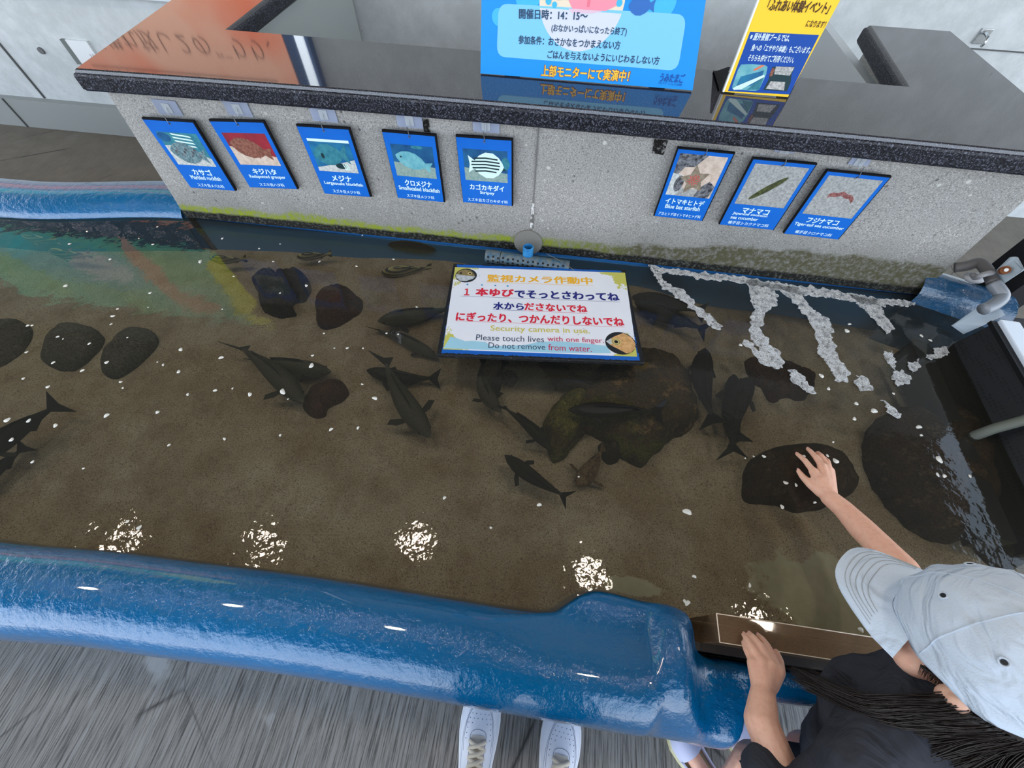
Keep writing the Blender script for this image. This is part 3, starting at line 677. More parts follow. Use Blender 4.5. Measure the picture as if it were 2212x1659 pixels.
for i, (tl, tr, br, bl, jp, en, fam, lab) in enumerate(CARDS):
    P4 = [aty(*p, 1.185) for p in (tl, tr, br, bl)]
    W_ = ((P4[1] - P4[0]).length + (P4[2] - P4[3]).length) / 2; H_ = ((P4[0] - P4[3]).length + (P4[1] - P4[2]).length) / 2
    cxm = sum(p.x for p in P4) / 4; zm = sum(p.z for p in P4) / 4
    ang = math.atan2(P4[1].z - P4[0].z + P4[2].z - P4[3].z, P4[1].x - P4[0].x + P4[2].x - P4[3].x)
    M = frame((cxm, yb(cxm) - 0.022, zm), (math.cos(ang), -0.02 * cxm, math.sin(ang)), (0, -0.02, 1))
    t = thing('species_card', lab + ', hung on concrete', 'sign card', M=M)
    x0, x1, y0, y1 = -W_ / 2, W_ / 2, -H_ / 2, H_ / 2
    MB().box((x0, y0, -0.008), (x1, y1, 0.0)).build('backing_board', M_CBLACK, t, world=False)
    e_ = 0.003 if i > 4 else 0.0045
    MB().box((x0 + (0.001 if i < 5 else e_), y0 + 0.001, 0.0), (x1 - e_, y1 - e_, 0.0012)).build('front_sheet', M_CBLUE, t, world=False)
    if i < 5: pw, ph, pyy = 0.80 * W_, 0.46 * H_, y0 + 0.375 * H_
    else: pw, ph, pyy = 0.84 * W_, 0.58 * H_, y0 + 0.36 * H_
    pm_ = pic_for(i, pw, ph); pm_.xf(Matrix.Translation((-pw / 2, pyy, 0.0012)))
    pm_.build('photo_print', pm_.mats(), t, world=False)
    mb = MB(); w_ = 0.0016; lw = {3: .40, 4: .46, 5: .54, 6: .66, 7: .74}[len(jp)] * W_
    put_text(mb, jp, (-lw / 2, y0 + .23 * H_), (lw / 2, y0 + .23 * H_), .09 * H_ if i < 5 else .085 * H_, w_, 0.03)
    ens = en.split('|'); eh = .062 * H_
    for k, s_ in enumerate(ens):
        el = min(.86, .040 * len(s_)) * W_; yy = y0 + (.155 - .062 * k + (.03 if len(ens) > 1 else 0)) * H_
        put_text(mb, s_, (-el / 2 if len(ens) == 1 else -.36 * W_, yy), (el / 2 if len(ens) == 1 else -.36 * W_ + el, yy), eh * (0.8 if len(ens) > 1 else 1), w_, 0.02)
    fl = min(.84, .072 * len(fam)) * W_
    put_text(mb, fam, (-fl / 2, y0 + .035 * H_), (fl / 2, y0 + .035 * H_), .055 * H_, w_, 0.012)
    mb.build('lettering', M_CWHITE, t, world=False)
    mb = MB(); mb.tube([(0, y1 - .012, 0.002), (0.002, y1 - .006, 0.006), (0, y1 + .006, 0.004), (-0.001, y1 + .016, 0.003)], 0.0012, 6)
    mb.tube([(0.003 * math.cos(a), y1 - .012 + 0.003 * math.sin(a), 0.0018) for a in [k * math.pi / 5 for k in range(10)]], 0.0006, 5)
    mb.build('hanging_wire', M_WIRE, t, world=False)
    # clear hook stuck to the wall over the card
    hx = cxm; hz = zm + H_ / 2
    MH = frame((hx - (0.004 if i > 4 else 0), yb(hx) - 0.0012, hz + 0.022), (1, 0, 0), (0, 0, 1))
    h_ = thing('clear_hook', 'clear adhesive hook and tape above the %s card' % HOOKLAB[i], 'hook', M=MH)
    ww = 0.075 if i < 5 else 0.05; hh = 0.040 if i < 5 else 0.026
    MB().box((-ww / 2, -hh / 2, -0.0006), (ww / 2, hh / 2, 0.0005)).build('tape', M_TAPE, h_, world=False)
    mb = MB(); mb.box((-.012, -.014, .0006), (.012, .012, .003)); mb.tube([(0, .004, .003), (0, -.004, .009), (0, -.012, .008), (0, -.012, .012)], .0018, 6)
    mb.build('hook', M_HOOK, h_, world=False)

# ------------------------------------------------------------------ the two boards standing on the counter
def quadboard(name, label, pts, thick, mats_front, h_top):
    pass
YP = 1.315
def F3(px, py): return aty(px, py, YP)
bp = thing('event_poster', 'big light blue poster board with dark writing standing on the granite', 'poster', M=frame((0.03, YP, 1.0), (1, 0, 0), (0, 0, 1)))
inv = bp.matrix_basis.inverted()
def L2(px, py, T=None): p = (T or inv) @ F3(px, py); return (p.x, p.y)
bl, br_, tl_, tr_2 = L2(1038, 163), L2(1497, 193), L2(1040, 0), L2(1525, 0)
br_ = (br_[0], 0.004); bl = (bl[0], 0.003)
ext = 0.44 / tl_[1]
TL = (bl[0] + (tl_[0] - bl[0]) * ext * 0.6, 0.44); TR = (br_[0] + (tr_2[0] - br_[0]) * ext * 0.6, 0.44)
TLv = (bl[0] + (tl_[0] - bl[0]), tl_[1]); 
mb = MB(); mb.prism([(bl[0], bl[1], -.012), (br_[0], br_[1], -.012), (br_[0] + (tr_2[0] - br_[0]), tr_2[1], -.012), (TR[0], TR[1], -.012), (TL[0], TL[1], -.012), (tl_[0], tl_[1], -.012)], (0, 0, .012))
mb.build('board', G('poster_blue').set(color=G('x').m and S(24, 148, 232), rough=0.45), bp, world=False)
M_PANEL = flat('poster_panel', S(128, 204, 242), 0.45); M_CREAM = flat('poster_cream', S(238, 222, 200), 0.45); M_CREAM2 = flat('poster_cream_faded', S(214, 220, 232), 0.45); M_PINK = flat('poster_pink', S(246, 150, 170), 0.45); M_PINK2 = flat('poster_pink_dark', S(236, 120, 140), 0.45); M_PINK3 = flat('poster_pink_faded', S(226, 196, 214), .45); M_BUB = flat('poster_bubble', S(70, 186, 236), .45); M_PFISH = flat('poster_fish_blue', S(50, 110, 190), .45)
def P2(*pts): return [L2(*p) for p in pts]
def circ_px(cx_, cy_, r, a0=0, a1=2 * math.pi, n=30): return [(cx_ + r * math.cos(a0 + (a1 - a0) * i / n), cy_ + r * math.sin(a0 + (a1 - a0) * i / n)) for i in range(n + (0 if abs(a1 - a0 - 2 * math.pi) < 1e-6 else 1))]
PB = [M_PANEL, M_CREAM, M_CREAM2, M_PINK, M_PINK2, M_BUB, M_PFISH, M_PINK3]
mb = MB()
def lay(k, pts, w): mb.m = k; mb.poly([(x, y, w) for x, y in pts])
c0 = L2(1257, -2); rr = abs(L2(1350, 3)[0] - c0[0])
def circ(cx_, cy_, r, n=40): return [(cx_ + r * math.cos(t), cy_ + r * math.sin(t)) for t in [2 * math.pi * i / n for i in range(n)]]
lay(1, circ(c0[0], c0[1], rr), .0004)
# rounded panel
def rounded(q, r=0.12):
    q = [Vector(p) for p in q]; res = []
    for i in range(4):
        a, b, c = q[i - 1], q[i], q[(i + 1) % 4]; d1 = (a - b) * r * (1 if (a - b).length < (c - b).length else (c - b).length / (a - b).length); d2 = (c - b).normalized() * d1.length
        for k in range(6):
            s_ = k / 5; res.append(tuple((b + d1) * (1 - s_) ** 2 + b * 2 * s_ * (1 - s_) + (b + d2) * s_ ** 2))
    return res
pq = P2((1077, 7), (1484, 31), (1464, 153), (1073, 122))
lay(0, rounded(pq, 0.22), .0006)
# the faded rest of the circle through the panel (below the panel's upper edge)
ey = L2(1257, 20)[1]
lay(2, [p for p in circ(c0[0], c0[1], rr, 60) if p[1] < ey], .0008)
lay(3, [(c0[0] - .055, c0[1] + .2), (c0[0] + .08, c0[1] + .2), (c0[0] + .085, ey + .012), (c0[0] + .06, ey), (c0[0] - .02, ey), (c0[0] - .035, ey + .02)], .0010)
lay(7, [(c0[0] - .03, ey), (c0[0] + .055, ey), (c0[0] + .03, ey - .006), (c0[0] - .02, ey - .008)], .0011)
lay(4, circ(c0[0] - .055, ey + .028, .014), .0012); lay(4, [(c0[0] + .012, ey + .05), (c0[0] + .024, ey + .05), (c0[0] + .02, ey + .005), (c0[0] + .014, ey + .005)], .0012)
for px, py, r in ((1078, 37, .018), (1140, -8, .03), (1428, 4, .035), (1360, 70, .028), (1330, -60, .05)): 
    q_ = L2(px, py); lay(5, circ(q_[0], q_[1], r), .0005)
for px, py, r in ((1185, 2, .007), (1338, 6, .007), (1198, 10, .006)): q_ = L2(px, py); lay(5, circ(q_[0], q_[1], r), .0013)
q_ = L2(1387, 12); lay(6, fishpoly(q_[0], q_[1], .06, .028, 1, .05), .0012)
lay(3, circ(c0[0], .30, .07), .0006); lay(1, circ(c0[0] + .02, .31, .03), .0008)
mb.build('printed_picture', PB, bp, world=False)
mb = MB(); A = lambda s_, l, r, h, b=.03: put_text(mb, s_, L2(*l), L2(*r), h, .0014, b)
A('開催日時：14：15～', (1121.5, 39.5), (1268, 44.5), .0185, .028)
A('(おなかいっぱいになったら終了)', (1191, 70), (1352, 78.5), .0175, .02)
A('参加条件：おさかなをつかまえない方', (1120, 94), (1338, 106.5), .0175, .022)
A('ごはんを与えないようにいじわるしない方', (1182.6, 125.5), (1422, 139.5), .0175, .022)
mb.build('lettering', flat('poster_ink', S(44, 74, 108), .5), bp, world=False)
mb = MB(); put_text(mb, '上部モニターにて実演中！', L2(1169, 164), L2(1357, 176.5), .026, .0014, .055)
mb.build('headline_outline', flat('headline_brown', S(176, 84, 30), .5), bp, world=False)
mb = MB(); put_text(mb, '上部モニターにて実演中！', L2(1170, 163.6), L2(1356, 176), .025, .0018, .02)
mb.build('headline_lettering', flat('headline_yellow', S(252, 204, 70), .5), bp, world=False)
mb = MB(); put_text(mb, 'うみたまご', L2(1424, 176), L2(1475, 179), .020, .0014, .035); put_text(mb, '大分マリーンパレス水族館', L2(1421.5, 181.5), L2(1472, 186), .006, .0014, .0)
mb.build('logo_lettering', flat('logo_navy', S(10, 84, 170), .5), bp, world=False)
M_PF = flat('poster_foot', S(30, 110, 170), .5)
for x_ in (-.22, .18): MB().box((x_, 0, -.10), (x_ + .04, .012, -.012)).build('foot', M_PF, bp, world=False)

YP = 1.325
yp = thing('leaflet_stand', 'narrow yellow and blue notice in a black stand on the granite', 'sign', M=frame((0.49, YP, 1.0), (1, 0, 0), (0, 0, 1)))
inv2 = yp.matrix_basis.inverted(); L3 = lambda px, py: L2(px, py, inv2)
bl, br_ = L3(1563, 201), L3(1702, 210); sl = (L3(1640, 0)[0] - bl[0]) / (L3(1640, 0)[1] - bl[1])
sl2 = (L3(1815, 0)[0] - br_[0]) / (L3(1815, 0)[1] - br_[1]); b0 = 0.003
mb = MB(); mb.prism([(bl[0], b0, -.004), (br_[0], b0, -.004), (br_[0] + sl2 * .29, .29, -.004), (bl[0] + sl * .29, .29, -.004)], (0, 0, .004)); mb.build('notice_sheet', flat('notice_yellow', S(252, 208, 50), .4), yp, world=False)
mb = MB(); mb.prism([(bl[0] - .004, b0, -.006), (bl[0], b0, -.006), (bl[0] + sl * .29, .29, -.006), (bl[0] - .004 + sl * .29, .29, -.006)], (0, 0, .008)); mb.build('side_edge', flat('notice_white_edge', S(236, 240, 240), .4), yp, world=False)
mb = MB(); mb.prism([p + (.0,) for p in (L3(1620.4, 68.6), L3(1572.6, 196.5), L3(1705.6, 204), L3(1769.4, 75.5))], (0, 0, .0006)); mb.build('blue_panel', flat('notice_blue', S(4, 72, 164), .4), yp, world=False)
mb = MB(); B = lambda s_, l, r, h, b=.015, w=.0012: put_text(mb, s_, L3(*l), L3(*r), h, w, b)
B('「ふれあい体験イベント」', (1654, 23), (1786, 30), .0215, .03); B('になります！', (1739, 57.5), (1779, 60), .0125, .02)
mb.build('heading_lettering', flat('notice_ink', S(74, 44, 6), .5), yp, world=False)
mb = MB(); B('※ 屋外景観プールでは、', (1618, 86), (1703, 90), .014, .02); B('魚への「エサやり体験」もございます。', (1621, 109.5), (1747.5, 115.5), .014, .02); B('そちらも併せてご利用ください。', (1613.5, 131), (1712, 136), .014, .02)
mb.build('lettering', flat('notice_white', S(220, 238, 250), .5), yp, world=False)
p = Pic(); Q = lambda k, pts, w: p.mm(k).P([L3(*q_) for q_ in pts], w)
Q('pale', [(1583, 193), (1581, 188), (1594, 150), (1601, 139), (1620, 138), (1652, 140), (1658, 144), (1655, 160), (1640, 193), (1632, 196)], .0009)
Q('sea', [(1600, 165), (1650, 152), (1645, 172), (1620, 186), (1590, 186)], .0011); Q('teal', [(1630, 180), (1650, 165), (1640, 193), (1612, 194)], .0012)
Q('stripe', [(1583, 190), (1590, 186), (1650, 161), (1652, 165), (1600, 193), (1585, 194)], .0013); Q('skinp', [(1626, 153), (1630, 148), (1645, 140), (1652, 141), (1634, 151)], .0014)
Q('dark', [(1648, 194), (1660, 172), (1668, 145), (1676, 143), (1717, 144), (1710, 160), (1708, 176), (1700, 197)], .0009)
Q('brown', [(1660, 165), (1668, 146), (1674, 148), (1668, 164)], .0011); Q('pan', [(1672, 160), (1676, 143), (1716, 145), (1706, 163)], .0011); Q('grey', [(1675, 153), (1711, 154), (1710, 156), (1674, 155)], .0013); Q('pan', [(1654, 191), (1665, 175), (1696, 177), (1693, 195)], .0012)
p.build('photo_print', p.mats(), yp, world=False)
mb = MB(); mb.box((bl[0] - .012, 0, -.13), (bl[0] + .03, .004, -.005)); mb.prism([(bl[0] - .012, 0.0, -.13), (bl[0] - .012, .055, -.01), (bl[0] - .012, 0.0, -.008)], (.006, 0, 0)); mb.build('stand', M_BLK, yp, world=False); mb = MB(); mb.prism([(br_[0] + .0, 0.0, -.13), (br_[0] + .0, .055, -.01), (br_[0] + .0, 0.0, -.008)], (.006, 0, 0)); mb.build('stand', M_BLK, yp, world=False)

# ------------------------------------------------------------------ warning sign over the water
TLs, TRs = at(979, 568, 0.522), at(1353, 584, 0.522); BLs, BRs = at(943, 767, 0.552), at(1391, 783, 0.552)
MS = frame((TLs + TRs + BLs + BRs) / 4, (TRs - TLs) + (BRs - BLs), (TLs - BLs) + (TRs - BRs))
sg = thing('warning_sign', 'worn white sign with blue border lying over the water', 'sign', M=MS)
invS = MS.inverted(); nS = Vector((MS[0][2], MS[1][2], MS[2][2])); oS = MS.translation
def LS(px, py): p = invS @ atplane(px, py, oS, nS); return (p.x, p.y)
c4 = [LS(979, 568), LS(1353, 584), LS(1391, 783), LS(943, 767)]
hw = (c4[1][0] - c4[0][0] + c4[2][0] - c4[3][0]) / 4; hh = (c4[0][1] - c4[3][1] + c4[1][1] - c4[2][1]) / 4
print('sign', hw * 2, hh * 2, c4)
MB().box((-hw, -hh, -.014), (hw, hh, 0)).build('board', M_BLACKFR, sg, world=False, bevel=.003)
g = G('sign_border_blue'); n_ = g.ramp(g.noise(38, 6, 0.75), [(0.50, 0.0), (0.56, 1.0)])
xb = g.math('ABSOLUTE', g.math('SUBTRACT', g.sep('X'), 0.0)); ybn = g.math('ABSOLUTE', g.sep('Y'))
edge = g.math('MAXIMUM', g.rng(xb, hw - .032, hw - .010), g.rng(ybn, hh - .020, hh - .004))
scuff = g.math('GREATER_THAN', g.math('ADD', edge, g.math('MULTIPLY', g.noise(55, 6, 0.8), 1.1)), 1.36)
M_SB = g.set(color=g.mix(scuff, S(4, 92, 184), S(18, 20, 22)), rough=.45)
MB().box((-hw + .006, -hh + .006, 0), (hw - .006, hh - .006, .001)).build('border_sheet', M_SB, sg, world=False)
g = G('sign_white'); xx = g.sep('X'); yy = g.sep('Y')
ed = g.math('MAXIMUM', g.rng(g.math('ABSOLUTE', xx), hw - .075, hw - .035), g.rng(g.math('ABSOLUTE', yy), hh - .05, hh - .024))
co_ = g.math('MULTIPLY', g.rng(g.math('ABSOLUTE', xx), hw - .13, hw - .035), g.rng(g.math('ABSOLUTE', yy), hh - .14, hh - .03))
st_ = g.math('GREATER_THAN', g.math('ADD', g.math('ADD', g.math('MULTIPLY', ed, .40), g.math('MULTIPLY', co_, .55)), g.noise(45, 6, .75)), 1.12)
sp2 = g.math('MULTIPLY', g.ramp(g.vor(42), [(0.06, 1.0), (0.10, 0.0)]), g.ramp(g.noise(22, 2), [(0.55, 0), (0.62, 1)]))
cw = g.mix(st_, g.mix(g.noise(6, 4), S(226, 230, 238), S(242, 244, 248)), S(198, 196, 96)); cw = g.mix(g.math('MULTIPLY', sp2, .6), cw, S(120, 122, 124))
M_SW = g.set(color=cw, rough=.35)
wq = [LS(983, 578), LS(1350, 590), LS(1376, 771), LS(957, 755)]
mb = MB(); mb.prism([(x, y, .001) for x, y in wq], (0, 0, .0006)); mb.build('white_sheet', M_SW, sg, world=False)
# wave print at the foot
mb = MB(); wv = [(966, 740), (973, 728), (985, 731), (1005, 738), (1022, 737), (1050, 740), (1058, 748), (1100, 748), (1140, 745), (1160, 740), (1200, 738), (1260, 742), (1310, 748), (1320, 764), (1200, 763), (958, 753)]
mb.poly([LS(*p) + (.0018,) for p in wv]); mb.build('wave_print', flat('wave_print_blue', S(160, 208, 226), .4), sg, world=False)
def sgn(name, mat, rows, lines=()):
    mb = MB()
    for s_, l, r, h, b in rows: put_text(mb, s_, LS(*l), LS(*r), h, .0020, b)
    for l, r, t_ in lines:
        a, b = Vector(LS(*l)), Vector(LS(*r)); mb.poly([(a.x, a.y, .002), (b.x, b.y, .002), (b.x, b.y + t_, .002), (a.x, a.y + t_, .002)])
    mb.build(name, mat, sg, world=False)
X6 = lambda x, y: (930 + .217 * x, 550 + .217 * y)
M_SY = flat('sign_yellow', S(250, 186, 28), .4); M_SR = flat('sign_red', S(222, 30, 56), .4); M_SN = flat('sign_navy', S(22, 34, 124), .4); M_SG = flat('sign_ochre', S(212, 200, 96), .4); M_SD = flat('sign_slate', S(40, 56, 84), .4); M_SDOT = flat('sign_dot_blue', S(40, 150, 200), .4)
sgn('yellow_lettering', M_SY, [('監視カメラ作動中', X6(565, 272), X6(1612, 302), .036, .03)], [(X6(560, 280), X6(1620, 316), .0012)])
sgn('red_lettering', M_SR, [('１', X6(335, 408), X6(384, 409), .031, .035), ('本ゆび', X6(450, 412), X6(822, 426), .037, .04), ('ださないでね', X6(936, 556), X6(1560, 582), .033, .035), ('にぎったり、つかんだりしないでね', X6(252, 660), X6(1928, 716), .037, .035)], [(X6(935, 564), X6(1560, 592), .001), (X6(250, 665), X6(1930, 727), .001)])
sgn('navy_lettering', M_SN, [('でそっとさわってね', X6(838, 430), X6(1878, 464), .036, .04), ('水から', X6(625, 548), X6(925, 558), .033, .035)], [(X6(298, 418), X6(1885, 477), .001), (X6(618, 554), X6(935, 564), .001)])
sgn('ochre_lettering', M_SG, [('Security camera in use.', X6(595, 778), X6(1588, 806), .029, .012)])
sgn('slate_lettering', M_SD, [('Please touch lives', X6(452, 856), X6(1130, 878), .023, -.002), ('Do not remove', X6(575, 934), X6(1142, 953), .022, -.002)])
sgn('crimson_lettering', flat('sign_crimson', S(204, 44, 90), .4), [('with one finger.', X6(1163, 880), X6(1728, 900), .026, .002), ('from water.', X6(1172, 956), X6(1605, 974), .024, .002)])
mb = MB()
for x, y in ((368, 302), (512, 307), (645, 312), (768, 317)):
    a = LS(*X6(x, y)); mb = MB(); mb.poly([(a[0] + .0035 * math.cos(t), a[1] + .0035 * math.sin(t), .002) for t in [k * math.pi / 6 for k in range(12)]])
    mb.build('dot_print', M_SDOT, sg, world=False)
FP = [flat('fishphoto_dark', S(26, 32, 34), .4), pm('fishphoto_olive', S(120, 108, 60), S(150, 130, 84), 90), pm('fishphoto_silver', S(170, 178, 182), S(206, 210, 212), 120), pm('fishphoto_tan', S(196, 150, 90), S(224, 176, 120), 90), flat('fishphoto_pupil', S(10, 12, 14), .3), flat('fishphoto_iris', S(210, 190, 120), .3)]
def fishphoto(kind, px, py, r):
    a = Vector(LS(px, py)); mb = MB()
    def pl(k, pts, w): mb.m = k; mb.poly([(a.x + x * r, a.y + y * r, .0018 + w) for x, y in pts])
    el = lambda cx_, cy_, rx, ry=None: [(cx_ + rx * math.cos(t), cy_ + (ry or rx) * math.sin(t)) for t in [2 * math.pi * k / 24 for k in range(24)]]
    pl(0, el(0, 0, 1), .0002)
    if kind == 0:
        pl(1, [(-.96, .1), (-.7, .62), (-.2, .86), (.3, .8), (.7, .3), (.86, -.1), (.5, -.25), (-.2, -.2)], .0004)
        pl(2, [(-.96, .1), (-.2, .0), (.86, -.12), (.7, -.45), (.1, -.8), (-.5, -.8), (-.9, -.35)], .0006)
        pl(5, el(.32, .28, .2), .0008); pl(4, el(.34, .27, .11), .001); pl(4, el(-.52, .28, .1, .14), .0008)
    else:
        pl(3, [(-.94, .1), (-.3, .6), (.3, .92), (.8, .55), (.98, .0), (.9, -.42), (.6, -.78), (.3, -.9), (-.2, -.55), (-.7, -.2)], .0004)
        pl(2, [(-.94, .1), (-.6, .38), (-.45, .1), (-.5, -.1), (-.72, -.16)], .0006)
        pl(5, el(-.28, .08, .32), .0008); pl(0, el(-.28, .08, .25), .0009); pl(5, el(-.28, .08, .22), .001); pl(4, el(-.28, .08, .13), .0012)
    mb.build('fish_photo', FP, sg, world=False)
fishphoto(0, 1007, 596, .036); fishphoto(1, 1340, 742, .045)
mb = MB(); mb.box((-.03, -.05, -.10), (.03, .05, -.012)); mb.box((-.16, -.05, -.12), (.16, .05, -.10)); mb.build('support_stand', M_BLK, sg, world=False)

# ------------------------------------------------------------------ blue inlet pipe and perforated pipe behind the sign
M_PIPEB = G('blue_pvc'); M_PIPEB = M_PIPEB.set(color=M_PIPEB.mix(M_PIPEB.ramp(M_PIPEB.noise(40, 4), [(.4, 0), (.6, 1)]), S(30, 110, 170), S(60, 140, 196)), rough=.35)
M_PIPED = G('slimy_blue_pvc'); M_PIPED = M_PIPED.set(color=M_PIPED.mix(M_PIPED.ramp(M_PIPED.noise(60, 5, .7), [(.38, 0), (.6, 1)]), S(40, 84, 110), S(96, 104, 104)), rough=.5)
ip = thing('inlet_pipe', 'short upright blue pipe with round flange at the foot of the concrete', 'pipe', (-0.078, 1.15, 0.5))
pc = at(1140, 553, 0.528); pt = at(1142, 528, 0.565)
mb = MB(); cxp, cyp = pc.x, 1.155
circ3 = lambda r, z, n=20: [(cxp + r * math.cos(t), cyp + r * math.sin(t), z) for t in [2 * math.pi * k / n for k in range(n)]]
mb.loft([circ3(.0185, .46), circ3(.0185, .568), circ3(.0145, .570), circ3(.0145, .50)], True); mb.poly(circ3(.0145, .50)); mb.build('upright_pipe', M_PIPEB, ip, smooth=True, auto=40)
mb = MB(); mb.tube([(cxp - .005, yb(0) - .001, .548), (cxp - .005, yb(0) - .006, .548)], .05, 28); mb.build('flange', flat('grey_flange', S(120, 118, 112), .6), ip)
pp = thing('perforated_pipe', 'perforated blue grey pipe lying at the waterline behind the sign', 'pipe', (-0.08, 1.14, 0.5))
A_, B_ = at(1050, 553, .515), at(1229, 577, .515)
ax = (B_ - A_); Lp = ax.length; MP = frame((A_ + B_) / 2, ax, (0, 0, 1))
mb = MB(); rp = .022
for x0, x1, r_ in ((-Lp / 2, -Lp / 2 + .052, rp * 1.08), (-Lp / 2 + .054, Lp / 2, rp)):
    mb.loft([[(x, r_ * math.cos(t), r_ * math.sin(t)) for t in [2 * math.pi * k / 20 for k in range(20)]] for x in (x0, x1)], True, True)
mb.xf(MP).build('pipe', M_PIPED, pp, smooth=True, auto=40)
mb = MB()
for k in range(16):
    for a in (20, 55, 90, 125):
        x = -Lp / 2 + .012 + k * .0175; r_ = (rp * 1.08 if x < -Lp / 2 + .05 else rp) + .0006; t = R(a + (8 if k % 2 else 0))
        u = Vector((1, 0, 0)); n3 = Vector((0, -math.cos(t), math.sin(t))); v3 = n3.cross(u); c3 = Vector((x, 0, 0)) + n3 * r_
        mb.poly([c3 + (u * math.cos(q_) + v3 * math.sin(q_)) * .0042 for q_ in [2 * math.pi * j / 8 for j in range(8)]])
tag(mb.xf(MP).build('drill_hole_pattern', flat('pipe_hole_black', S(8, 9, 10), .8), pp))
mb = MB(); mb.tube([at(1180, 548, .55), at(1200, 558, .545), at(1222, 570, .54), at(1240, 584, .53)], .0012, 6)
tag(mb.build('hanging_wire', M_WIRE), 'thin wire running from the inlet pipe to the warning sign', 'wire')
# ------------------------------------------------------------------ rocks in the pool
def m_rock(name, a, b, c_=None, moss=None, sc=9):
    g = G(name)
    c = g.mix(g.ramp(g.noise(sc, 6, .7), [(.35, 0), (.65, 1)]), a, b)
    if c_ is not None: c = g.mix(g.ramp(g.noise(sc * 2.2, 5, .7, g.mapv(loc=(3, 1, 4))), [(.55, 0), (.68, 1)]), c, c_)
    if moss is not None: c = g.mix(g.ramp(g.noise(sc * .7, 5, .65, g.mapv(loc=(7, 2, 0))), [(.52, 0), (.62, .9)]), c, moss)
    c = g.mix(g.ramp(g.noise(170, 3, .8), [(.4, .6), (.55, 0)]), c, S(20, 17, 14))
    return g.set(color=c, rough=.85, spec=.15, normal=g.bump(g.noise(55, 5, .7), .7, .008))
MR_DARK = m_rock('dark_wet_rock', S(50, 42, 32), S(34, 30, 25), S(74, 66, 50))
MR_GREY = m_rock('grey_slab_rock', S(100, 98, 90), S(80, 78, 72), S(116, 112, 102))
MR_RED = m_rock('reddish_rock', S(88, 58, 44), S(60, 42, 34), S(48, 42, 38))
MR_BIG = m_rock('mossy_boulder', S(104, 84, 62), S(62, 56, 44), S(156, 128, 90), S(96, 100, 52))
MR_LIME = m_rock('yellow_green_coral_rock', S(126, 122, 58), S(92, 90, 50), S(150, 142, 86), S(76, 62, 42), 14)
MR_DEEP = m_rock('deep_brown_rock', S(78, 58, 42), S(48, 40, 33), S(98, 78, 56))
def rock(pts, top, label, mat, seed=1, edge=.5, name='rock', rough=.010, rings=14, par=None):
    """a solid rock from its outline on the sand; height TOP above it, lumpy"""
    P = [at(x, y, .40) for x, y in pts]
    n = len(P); cx_ = sum(p.x for p in P) / n; cy_ = sum(p.y for p in P) / n
    # resample the outline by angle, smooth
    m = 64; loop = []
    for i in range(m):
        t = i * n / m; k = int(t); f = t - k
        p0, p1, p2, p3 = P[(k - 1) % n], P[k % n], P[(k + 1) % n], P[(k + 2) % n]
        q_ = .5 * ((2 * p1) + (p2 - p0) * f + (2 * p0 - 5 * p1 + 4 * p2 - p3) * f * f + (3 * p1 - p0 - 3 * p2 + p3) * f ** 3)
        loop.append(q_)
    mb = MB(); R_ = []
    base = min(sandz(p.x, p.y) for p in loop) - .015
    for j in range(rings + 1):
        r = 1 - j / rings; rr_ = r ** .8; ring = []
        for p in loop:
            x = cx_ + (p.x - cx_) * rr_; y = cy_ + (p.y - cy_) * rr_
            zf = (1 - rr_ ** (2.2 / edge * .5)) ** edge if rr_ < 1 else 0
            nn = nz(x, y, seed * 3.7, 13) * rough * 1.5 + nz(x, y, seed * 1.3, 34) * rough * .9 + nz(x, y, seed, 80) * rough * .45
            jx = nz(y, x, seed + 9, 26) * rough * .8 * (1 if rr_ > .3 else 0); jy = nz(x, y, seed + 19, 26) * rough * .8 * (1 if rr_ > .3 else 0)
            zz = base + (top - base) * zf + nn * min(1, zf * 1.6)
            ring.append((x + jx, y + jy, min(zz, top + rough)))
        R_.append(ring)
    mb.loft(R_, True); mb.poly(R_[-1]); mb.poly(list(reversed(R_[0])))
    o = mb.build(name, mat, par, smooth=True, weld=.0004)
    if par is None: tag(o, label, 'rock')
    return o
rock([(555, 600), (590, 595), (612, 606), (632, 592), (662, 596), (668, 618), (655, 640), (628, 650), (632, 670), (600, 676), (565, 668), (560, 640), (548, 622)], .475, 'dark two-humped rock just under the surface, beside the reddish one', MR_DARK, 3, .45, rough=.014)
rock([(690, 624), (735, 612), (775, 632), (786, 655), (770, 675), (740, 690), (700, 700), (680, 690), (676, 655)], .455, 'reddish brown lumpy rock beside the dark two-humped rock', MR_RED, 5, .5, rough=.014)
rock([(110, 690), (150, 684), (190, 696), (205, 720), (180, 755), (140, 786), (100, 786), (70, 768), (75, 730)], .41, 'broad flat grey stone, the larger of two side by side', MR_GREY, 7, .4, rough=.005)
rock([(270, 695), (305, 696), (325, 712), (318, 738), (270, 780), (230, 803), (203, 796), (200, 765), (235, 725)], .41, 'long narrow grey stone, the smaller of two side by side', MR_GREY, 8, .4, rough=.005)
rock([(-60, 690), (0, 670), (30, 680), (44, 700), (20, 745), (-30, 775), (-80, 780)], .40, 'dark stone cut by the edge of the picture near the flat grey stones', MR_GREY, 9, .45, rough=.006)
rock([(655, 835), (690, 808), (730, 808), (748, 830), (735, 852), (700, 870), (690, 890), (662, 888), (640, 862)], .41, 'brown sandy stone under the noses of two fish', MR_RED, 11, .5, rough=.010)
bigR = thing('boulder', 'large mossy boulder with a yellow green lobe below the warning sign', 'rock', at(1350, 880, .36))
rock([(1245, 850), (1290, 800), (1310, 770), (1380, 740), (1440, 752), (1490, 790), (1512, 850), (1520, 890), (1495, 925), (1450, 950), (1405, 985), (1395, 1000), (1360, 985), (1330, 965), (1290, 930), (1240, 920), (1228, 880)], .465, '', MR_BIG, 13, .42, 'main_mass', .016, 20, bigR)
